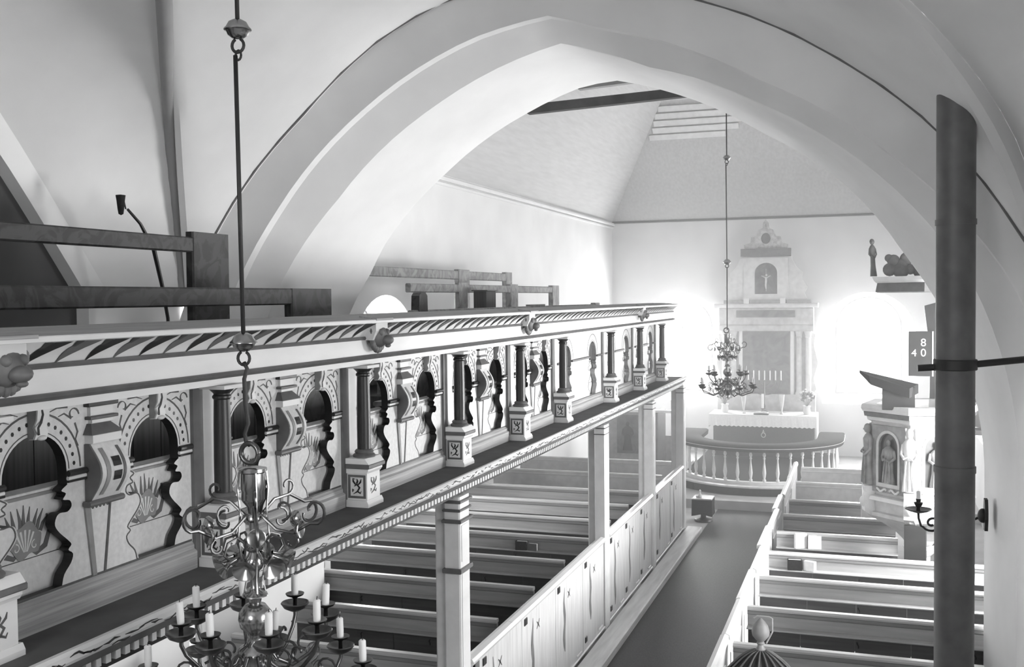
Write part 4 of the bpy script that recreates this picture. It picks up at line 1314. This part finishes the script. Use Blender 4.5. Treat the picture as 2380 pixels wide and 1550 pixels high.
MB().bbox(cx - .56, cx + .56, 24.40, 24.62, 4.80, 4.985, .02).build('dark_cornice', GREY, p)
top = [(cx - .48, 4.985), (cx - .50, 5.08), (cx - .36, 5.12), (cx - .33, 5.26), (cx - .22, 5.28), (cx - .16, 5.42), (cx - .07, 5.46), (cx - .06, 5.58), (cx, 5.66), (cx + .06, 5.58), (cx + .07, 5.46), (cx + .16, 5.42), (cx + .22, 5.28), (cx + .33, 5.26), (cx + .36, 5.12), (cx + .50, 5.08), (cx + .48, 4.985)]
MB().extr(top, 1, 24.52, 24.58).build('crest', LEAFGOLD, p)
MB().ball((cx, 24.52, 5.22), .11, 16, 10, sc=(.95, .4, 1.15)).build('cartouche', GREY, p, smooth=True)
MB().ball((cx, 24.54, 5.52), .05, 12, 8, sc=(.8, .5, 1.4)).build('crest_knob', MIDGREY, p, smooth=True)

# things on the altar
t = thing('candelabrum', 'seven armed candelabrum standing on the altar before the dark painting', 'candelabrum', (-.13, 23.9, 1.258))
MB().lathe([(.0, 1.26), (.09, 1.26), (.085, 1.28), (.03, 1.30), (.018, 1.34), (.03, 1.40), (.014, 1.46), (.013, 1.98), (.0, 1.98)], -.13, 23.9, 14).build('stem', BRASSD, t, smooth=40)
for j, r in enumerate((.12, .24, .36)):
    m = MB().tube([(-.13 + r * math.cos(q), 23.9, 1.98 - r * .9 * math.sin(q)) for q in [PI * k / 16 for k in range(17)]], .009, 6)
    m.build('branch', BRASSD, t, smooth=True)
for j in range(7):
    MB().lathe([(.012, 1.975), (.028, 1.985), (.028, 1.992), (.0, 1.992)], -.13 + (j - 3) * .12, 23.9, 10).build('candle_socket', BRASSD, t, smooth=40)
    c = thing('candle', 'slim white candle, %s in the row of seven on the altar' % ['first', 'second', 'third', 'fourth', 'fifth', 'sixth', 'seventh'][j], 'candle', (-.13 + (j - 3) * .12, 23.9, 1.992), 'candles of the seven armed candelabrum')
    MB().lathe([(.0, 1.993), (.014, 1.993), (.013, 2.20), (.006, 2.21), (.0, 2.21)], -.13 + (j - 3) * .12, 23.9, 10).build('wax', WAX, c, smooth=40)
for x, nm in ((-.56, 'beside the middle candle, first of two'), (.27, 'standing second of two on the altar')):
    t = thing('glass_vase', 'tall pale flared vase on the altar, %s' % ('toward the gallery side' if x < 0 else 'toward the pulpit side'), 'vase', (x, 23.6, 1.258))
    MB().lathe([(.0, 1.26), (.045, 1.26), (.04, 1.275), (.014, 1.30), (.02, 1.36), (.05, 1.55), (.062, 1.70), (.056, 1.70), (.044, 1.55), (.0, 1.40)], x, 23.6, 16).build('vase_body', CREAM, t, smooth=40)
t = thing('altar_candle', 'single thick white candle in a low stick at the middle of the altar', 'candle', (-.145, 23.58, 1.258))
MB().lathe([(.0, 1.26), (.07, 1.26), (.06, 1.28), (.025, 1.30), (.025, 1.36), (.045, 1.37), (.045, 1.385), (.0, 1.385)], -.145, 23.58, 14).build('candlestick', BRASSD, t, smooth=40)
MB().lathe([(.0, 1.386), (.027, 1.386), (.026, 1.70), (.012, 1.71), (.0, 1.71)], -.145, 23.58, 12).build('wax', WAX, t, smooth=40)
t = thing('bible', 'open dark book lying at the front middle of the altar', 'book', (-.16, 23.45, 1.258))
MB().box(-.32, -.0, 23.38, 23.53, 1.258, 1.285).build('cover', DARK, t)
MB().extr([(-.31, 1.285), (-.16, 1.30), (-.01, 1.285), (-.02, 1.31), (-.10, 1.325), (-.16, 1.312), (-.22, 1.325), (-.30, 1.31)], 1, 23.39, 23.52).build('pages', PAPER, t)


def bouquet(x, y, z, label, R):
    t = thing('flower_vase', label, 'flowers', (x, y, z))
    MB().lathe([(.0, z), (.07, z), (.085, z + .05), (.07, z + .14), (.09, z + .19), (.08, z + .19), (.0, z + .15)], x, y, 14).build('vase', CREAM, t, smooth=40)
    lv = MB()
    for i in range(60):
        th, ph = rnd.uniform(0, 2 * PI), rnd.uniform(-.3, 1.35)
        rr = R * rnd.uniform(.45, 1)
        c = Vector((x + rr * math.cos(th) * math.cos(ph), y + .6 * rr * math.sin(th) * math.cos(ph), z + .34 + rr * math.sin(ph)))
        d = (c - Vector((x, y, z + .2))).normalized()
        q = d.cross(Vector((rnd.uniform(-1, 1), rnd.uniform(-1, 1), rnd.uniform(-1, 1)))).normalized()
        l, w = rnd.uniform(.05, .09), rnd.uniform(.016, .03)
        lv.add([c - d * l * .5, c + q * w, c + d * l * .6, c - q * w], [(0, 1, 2, 3)])
    lv.build('leaves', LEAF, t, kind='stuff')
    for i in range(14):
        th, ph = rnd.uniform(0, 2 * PI), rnd.uniform(-.1, 1.4)
        rr = R * rnd.uniform(.6, 1)
        c = (x + rr * math.cos(th) * math.cos(ph), y - .02 + .6 * rr * math.sin(th) * math.cos(ph), z + .36 + rr * math.sin(ph))
        MB().ball(c, rnd.uniform(.022, .034), 9, 6, sc=(1, 1, .75)).build('blossom', PETAL, t, smooth=True)
        MB().tube([(x, y, z + .15), ((x * .4 + c[0] * .6), (y * .4 + c[1] * .6), (z + .15) * .45 + c[2] * .55), c], .004, 5).build('stalk', LEAF, t)


bouquet(.80, 23.75, 1.258, 'bunch of garden flowers in a pale vase, on the pulpit end of the altar', .20)
bouquet(-1.0, 23.75, 1.258, 'bunch of garden flowers in a pale vase, on the gallery end of the altar', .20)

# ------------------------------------------------------------------ pulpit
PC = Vector((2.66, 12.65, 0))
A0 = math.radians(197)


def hexr(r, z, n=6, c=PC, a0=A0):
    return [(c.x + r * math.cos(a0 + 2 * PI * k / n), c.y + r * math.sin(a0 + 2 * PI * k / n), z) for k in range(n)]


def hexloft(prof, c=PC):
    return MB().loft([hexr(r, z, c=c) for r, z in prof], 0, True)


t = thing('pulpit', 'carved six sided pulpit with niche figures, behind the stove pipe', 'pulpit', (PC.x, PC.y, 0))
hexloft([(.555, 1.60), (.555, 2.36)]).build('body', GILT, t)
hexloft([(.56, 2.36), (.60, 2.375), (.61, 2.41), (.56, 2.41)]).build('lower_cornice', CREAM, t)
hexloft([(.56, 2.41), (.635, 2.415), (.645, 2.46), (.56, 2.46)]).build('dark_cornice', GREY, t)
hexloft([(.56, 2.46), (.655, 2.465), (.675, 2.50), (.665, 2.54), (.50, 2.54), (.48, 2.40)]).build('book_rest', CREAM, t)
hexloft([(.50, 1.9), (.50, 2.40)]).build('lining', DARK, t)
hexloft([(.0, 1.95), (.50, 1.95)]).build('pulpit_floor', GREY, t)
hexloft([(.56, 1.60), (.62, 1.59), (.63, 1.55), (.56, 1.545)]).build('base_moulding', CREAM, t)
hexloft([(.57, 1.545), (.56, 1.43), (.60, 1.42), (.60, 1.38), (.46, 1.30), (.30, 1.20), (.20, 1.10), (.16, 1.04)]).build('corbel', GILT, t)
MB().lathe([(.16, 1.04), (.19, 1.0), (.16, .95), (.11, .9), (.10, .2), (.16, .15), (.2, .02), (.0, .02)], PC.x, PC.y, 16).build('stem', CREAM, t, smooth=40)


def place(mb, ang, r):
    """local face coords (u along face, d outwards, z) to world"""
    ca, sa = math.cos(ang), math.sin(ang)
    mb.v = [(PC.x + ca * (r + p[1]) - sa * p[0], PC.y + sa * (r + p[1]) + ca * p[0], p[2]) for p in mb.v]
    return mb


AP = .555 * math.cos(PI / 6)


def figure(h, w):
    """robed saint, base at z = 0"""
    m = MB()
    m.lathe([(.0, 0), (w * .50, 0), (w * .46, h * .1), (w * .36, h * .3), (w * .34, h * .5), (w * .42, h * .68), (w * .46, h * .77), (w * .30, h * .83), (w * .15, h * .86), (w * .15, h * .88)], 0, 0, 14, sy=.75)
    m.ball((0, .01, h * .94), h * .075, 12, 9, sc=(.85, .9, 1.1))
    m.ball((0, .01 + h * .066, h * .93), h * .016, 6, 5)
    m.tube([(-w * .40, 0, h * .76), (-w * .52, .01, h * .60), (-w * .30, w * .36, h * .54), (-w * .02, w * .42, h * .58)], [w * .12, w * .11, w * .09, w * .05], 7)
    m.tube([(w * .40, 0, h * .76), (w * .54, .01, h * .60), (w * .32, w * .36, h * .50), (w * .05, w * .42, h * .56)], [w * .12, w * .11, w * .09, w * .05], 7)
    for s in (-1, 0, 1):
        m.tube([(s * w * .18, w * .27, h * .5), (s * w * .26, w * .33, h * .25), (s * w * .30, w * .36, h * .02)], w * .05, 5)
    return m


for k in range(6):
    fa = A0 + PI / 3 * (k + .5)
    if not (k in (5, 0, 1, 2)):
        continue
    niche = arch_poly(0, .135, 1.74, 2.12, 12)
    hw = .555 * .5 - .045
    pn = place(MB().plate([(-hw, 1.64), (hw, 1.64), (hw, 2.33), (-hw, 2.33)], [niche], 1, 0, .035), fa, AP).build('niche_panel', FIGURE if k in (5, 0) else CREAM, t)  # left faces darker, right ones cream: light and shade painted in
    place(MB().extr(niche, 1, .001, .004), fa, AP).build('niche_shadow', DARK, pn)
    place(MB().plate(arch_poly(0, .165, 1.70, 2.12, 12), [arch_poly(0, .137, 1.74, 2.12, 12)], 1, .035, .047), fa, AP).build('niche_arch', CREAM if k > 1 or k == 1 else GILT, pn)
    fg = figure(.44, .17)
    fg.v = [(p[0], p[1] * .7 + .028, p[2] + 1.745) for p in fg.v]
    place(fg, fa, AP).build('niche_figure', FIGURE, pn, smooth=50)
    for s in (-1, 1):
        sw = MB().tube([(s * (.02 + .02 * j), .04, 1.665 + .015 * math.sin(j * 1.1)) for j in range(8)], .014, 6)
        place(sw, fa, AP).build('carved_swag', CREAM, pn, smooth=True)
    cn = A0 + PI / 3 * k
    fg = figure(.62, .17)
    fg.v = [(p[0], p[1] - .01, p[2] + 1.70) for p in fg.v]
    place(fg, cn, .60).build('corner_figure', FIGURE if k in (0, 5) else CREAM, t, smooth=50)  # left corner figures carry the same painted-in shade
    br = MB().extr([(-.05, 1.35), (.06, 1.42), (.075, 1.52), (.05, 1.62), (.07, 1.69), (-.05, 1.69)], 0, -.055, .055)
    place(br, cn, .58).build('scroll_bracket', CREAM, t)
    place(MB().ball((0, .05, 1.52), .06, 12, 8), cn, .58).build('cherub_head', CREAM, t, smooth=True)
for o in [c for c in bpy.data.objects if c.parent == t or (c.parent and c.parent.parent == t)]:
    for v in o.data.vertices:
        if v.co.z > 1.4:
            v.co.z = 1.4 + (v.co.z - 1.4) * 1.10
# reading desk with its cloth, stair panel, back board
MB().add([(2.0, 12.25, 3.05), (2.10, 12.10, 3.0), (2.52, 12.05, 2.87), (2.62, 12.30, 2.90), (2.0, 12.25, 3.02), (2.12, 12.12, 2.90), (2.52, 12.08, 2.76), (2.62, 12.30, 2.80)],
         [(0, 1, 2, 3), (4, 5, 6, 7), (0, 1, 5, 4), (1, 2, 6, 5), (2, 3, 7, 6), (0, 3, 7, 4)]).build('desk_cloth', DARK, t)
MB().bbox(2.24, 2.58, 12.14, 12.24, 2.62, 2.88, .008).build('desk_box', DARK, t)
MB().bbox(2.47, 2.70, 12.05, 12.10, .02, 1.36, .01).build('stair_panel', DARK, t)
MB().extr([(2.78, 2.40), (3.5, 2.30), (3.5, 3.80), (2.86, 3.80), (2.72, 3.76), (2.74, 3.60), (2.79, 3.2)], 1, 13.22, 13.26).build('back_board', DARK, t)
MB().box(2.78, 3.5, 13.0, 13.26, 2.26, 2.32).build('back_board_foot', DARK, t)
t = thing('sounding_board', 'dark edged sounding board above the pulpit, fixed to the wall', 'canopy', (2.85, 12.75, 3.9))
SC = Vector((2.82, 12.70, 0))
hexloft([(.0, 3.96), (.62, 3.96), (.66, 3.92), (.68, 3.93), (.66, 4.03), (.0, 4.03)], SC).build('dark_frieze', GREY, t)
hexloft([(.0, 4.03), (.67, 4.03), (.70, 4.06), (.72, 4.10), (.0, 4.11)], SC).build('top_moulding', CREAM, t)
MB().bbox(3.3, 3.885, 12.6, 12.8, 3.97, 4.05, .01).build('wall_beam', GREY, t)
fg = figure(.42, .075)
fg.v = [(p[0] + 2.15 - .05 * p[2], p[1] * -1 + 12.55, p[2] + 4.108) for p in fg.v]
fg.build('standing_figure', CARVED, t, smooth=50)
cr = MB()
for (dx, dz, r) in ((-.10, .08, .075), (.02, .07, .09), (.12, .08, .06), (-.06, .18, .07), (.08, .2, .075), (.03, .14, .07), (-.11, .21, .045), (.11, .265, .045), (.20, .04, .05), (.3, .03, .05)):
    cr.ball((2.42 + dx, 12.45, 4.10 + dz), r, 10, 7, sc=(1, .5, 1))
cr.build('carved_crest', CARVED, t, smooth=True)


def digits(txt, x, y, z, size, parent):
    cu = bpy.data.curves.new('digit', 'FONT')
    cu.body = txt
    cu.size = size
    cu.extrude = .003
    o = bpy.data.objects.new('digit', cu)
    COL.objects.link(o)
    dg = bpy.context.evaluated_depsgraph_get()
    me = bpy.data.meshes.new_from_object(o.evaluated_get(dg))
    bpy.data.objects.remove(o)
    me.materials.clear()
    me.materials.append(WHITE)
    n = bpy.data.objects.new('digit', me)
    COL.objects.link(n)
    n.parent = parent
    n.location = Vector((x, y, z)) - off(parent)
    n.rotation_euler = (PI / 2, 0, 0)
    return n


t = thing('hymn_board', 'dark hymn board with white numbers hanging above the pulpit rim', 'hymn board', (2.66, 13.10, 2.95))
MB().bbox(2.545, 2.80, 13.09, 13.12, 2.93, 3.46, .008).build('board', DARK, t)
MB().bbox(2.80, 2.82, 13.085, 13.125, 2.93, 3.46, .004).build('board_edge', WHITE, t)
MB().box(2.76, 2.80, 13.12, 13.24, 3.15, 3.22).build('hanger', IRON, t)
digits('8', 2.675, 13.088, 3.285, .13, t)
digits('0', 2.675, 13.088, 3.165, .13, t)
digits('4', 2.575, 13.088, 3.165, .12, t)

# ------------------------------------------------------------------ small draped stand at the end of the pews
t = thing('draped_stand', 'small stand under a dark cloth on the carpet beside the last post', 'table', (-.61, 17.9, 0.012))
MB().lathe([(.0, .014), (.16, .014), (.15, .04), (.05, .06), (.045, .14), (.0, .14)], -.61, 17.9, 14).build('foot', DARK, t, smooth=40)
MB().bbox(-.78, -.44, 17.72, 18.08, .395, .42, .006).build('top', PEWUP, t)
dr = MB()
top_, bot_ = [], []
for k in range(32):
    a = 2 * PI * k / 32
    q = max(abs(math.cos(a)), abs(math.sin(a)))
    top_.append((-.61 + .172 * math.cos(a) / q, 17.9 + .182 * math.sin(a) / q, .40))
    w = .182 + .012 * math.sin(5 * a)
    bot_.append((-.61 + w * math.cos(a) / q ** .8, 17.9 + w * math.sin(a) / q ** .8, .13 + .02 * math.sin(3 * a)))
dr.loft([top_, [tuple((p[i] + q[i]) / 2 for i in range(3)) for p, q in zip(top_, bot_)], bot_], 0, True)
dr.build('hanging_cloth', CLOTHD, t, smooth=60)
t = thing('glass_cruet', 'small pale cruet standing on the draped stand', 'bottle', (-.66, 17.86, .42))
MB().lathe([(.0, .421), (.03, .421), (.034, .45), (.014, .49), (.012, .52), (.022, .535), (.0, .56)], -.66, 17.86, 12).build('cruet_body', PAPER, t, smooth=40)
t = thing('offering_bowl', 'tiny pale bowl beside the cruet on the draped stand', 'bowl', (-.705, 17.84, .42))
MB().lathe([(.0, .421), (.015, .421), (.03, .45), (.026, .45), (.0, .43)], -.705, 17.84, 12).build('bowl_body', PAPER, t, smooth=40)

# ------------------------------------------------------------------ choir stall with painted panels, below the gallery end
t = thing('choir_stall', 'choir stall with dark painted figure panel, seen between the gallery posts', 'stall', (-2.6, 22, .17))
MB().bbox(-3.5, -2.56, 22.0, 22.05, .172, 1.42, .01).build('stall_back', MIDGREY, t)
for x0, x1, mm in ((-3.10, -2.62, PICT),):
    MB().bbox(x0, x1, 21.97, 22.0, .50, 1.34, .01).build('painted_panel', mm, t)
fg = figure(.62, .22)
fg.v = [(p[0] - 2.86, 21.968 - p[1] * .15, p[2] + .56) for p in fg.v]
fg.build('painted_saint', DARK, t, smooth=50)
MB().bbox(-3.5, -1.85, 21.95, 22.08, 1.40, 1.46, .01).build('stall_cap', CREAM, t)
MB().bbox(-2.28, -2.20, 22.0, 22.9, .172, 1.40, .01).build('stall_end', GREY, t)
MB().bbox(-2.56, -1.85, 22.86, 22.9, .172, .80, .01).build('low_panel', MIDGREY, t)
MB().bbox(-2.40, -2.30, 21.95, 22.05, .172, 1.40, .01).build('stall_post', CREAM, t)

# ------------------------------------------------------------------ haze volume added for the glow and glare round the altar windows
hz = bpy.data.materials.new('haze')
hz.use_nodes = True
hn = hz.node_tree
hn.nodes.remove(hn.nodes['Principled BSDF'])
vs = hn.nodes.new('ShaderNodeVolumeScatter')
vs.inputs['Density'].default_value = HAZE
vs.inputs['Anisotropy'].default_value = HAZE_G
vs.inputs['Color'].default_value = (1, 1, 1, 1)
hn.links.new(vs.outputs[0], hn.nodes['Material Output'].inputs['Volume'])
h = MB().box(-3.89, 3.89, 9.45, 24.98, .18, 5.7).build('haze', hz)
tag(h, 'added bright haze giving the glare of the altar windows', 'haze', None, 'stuff')
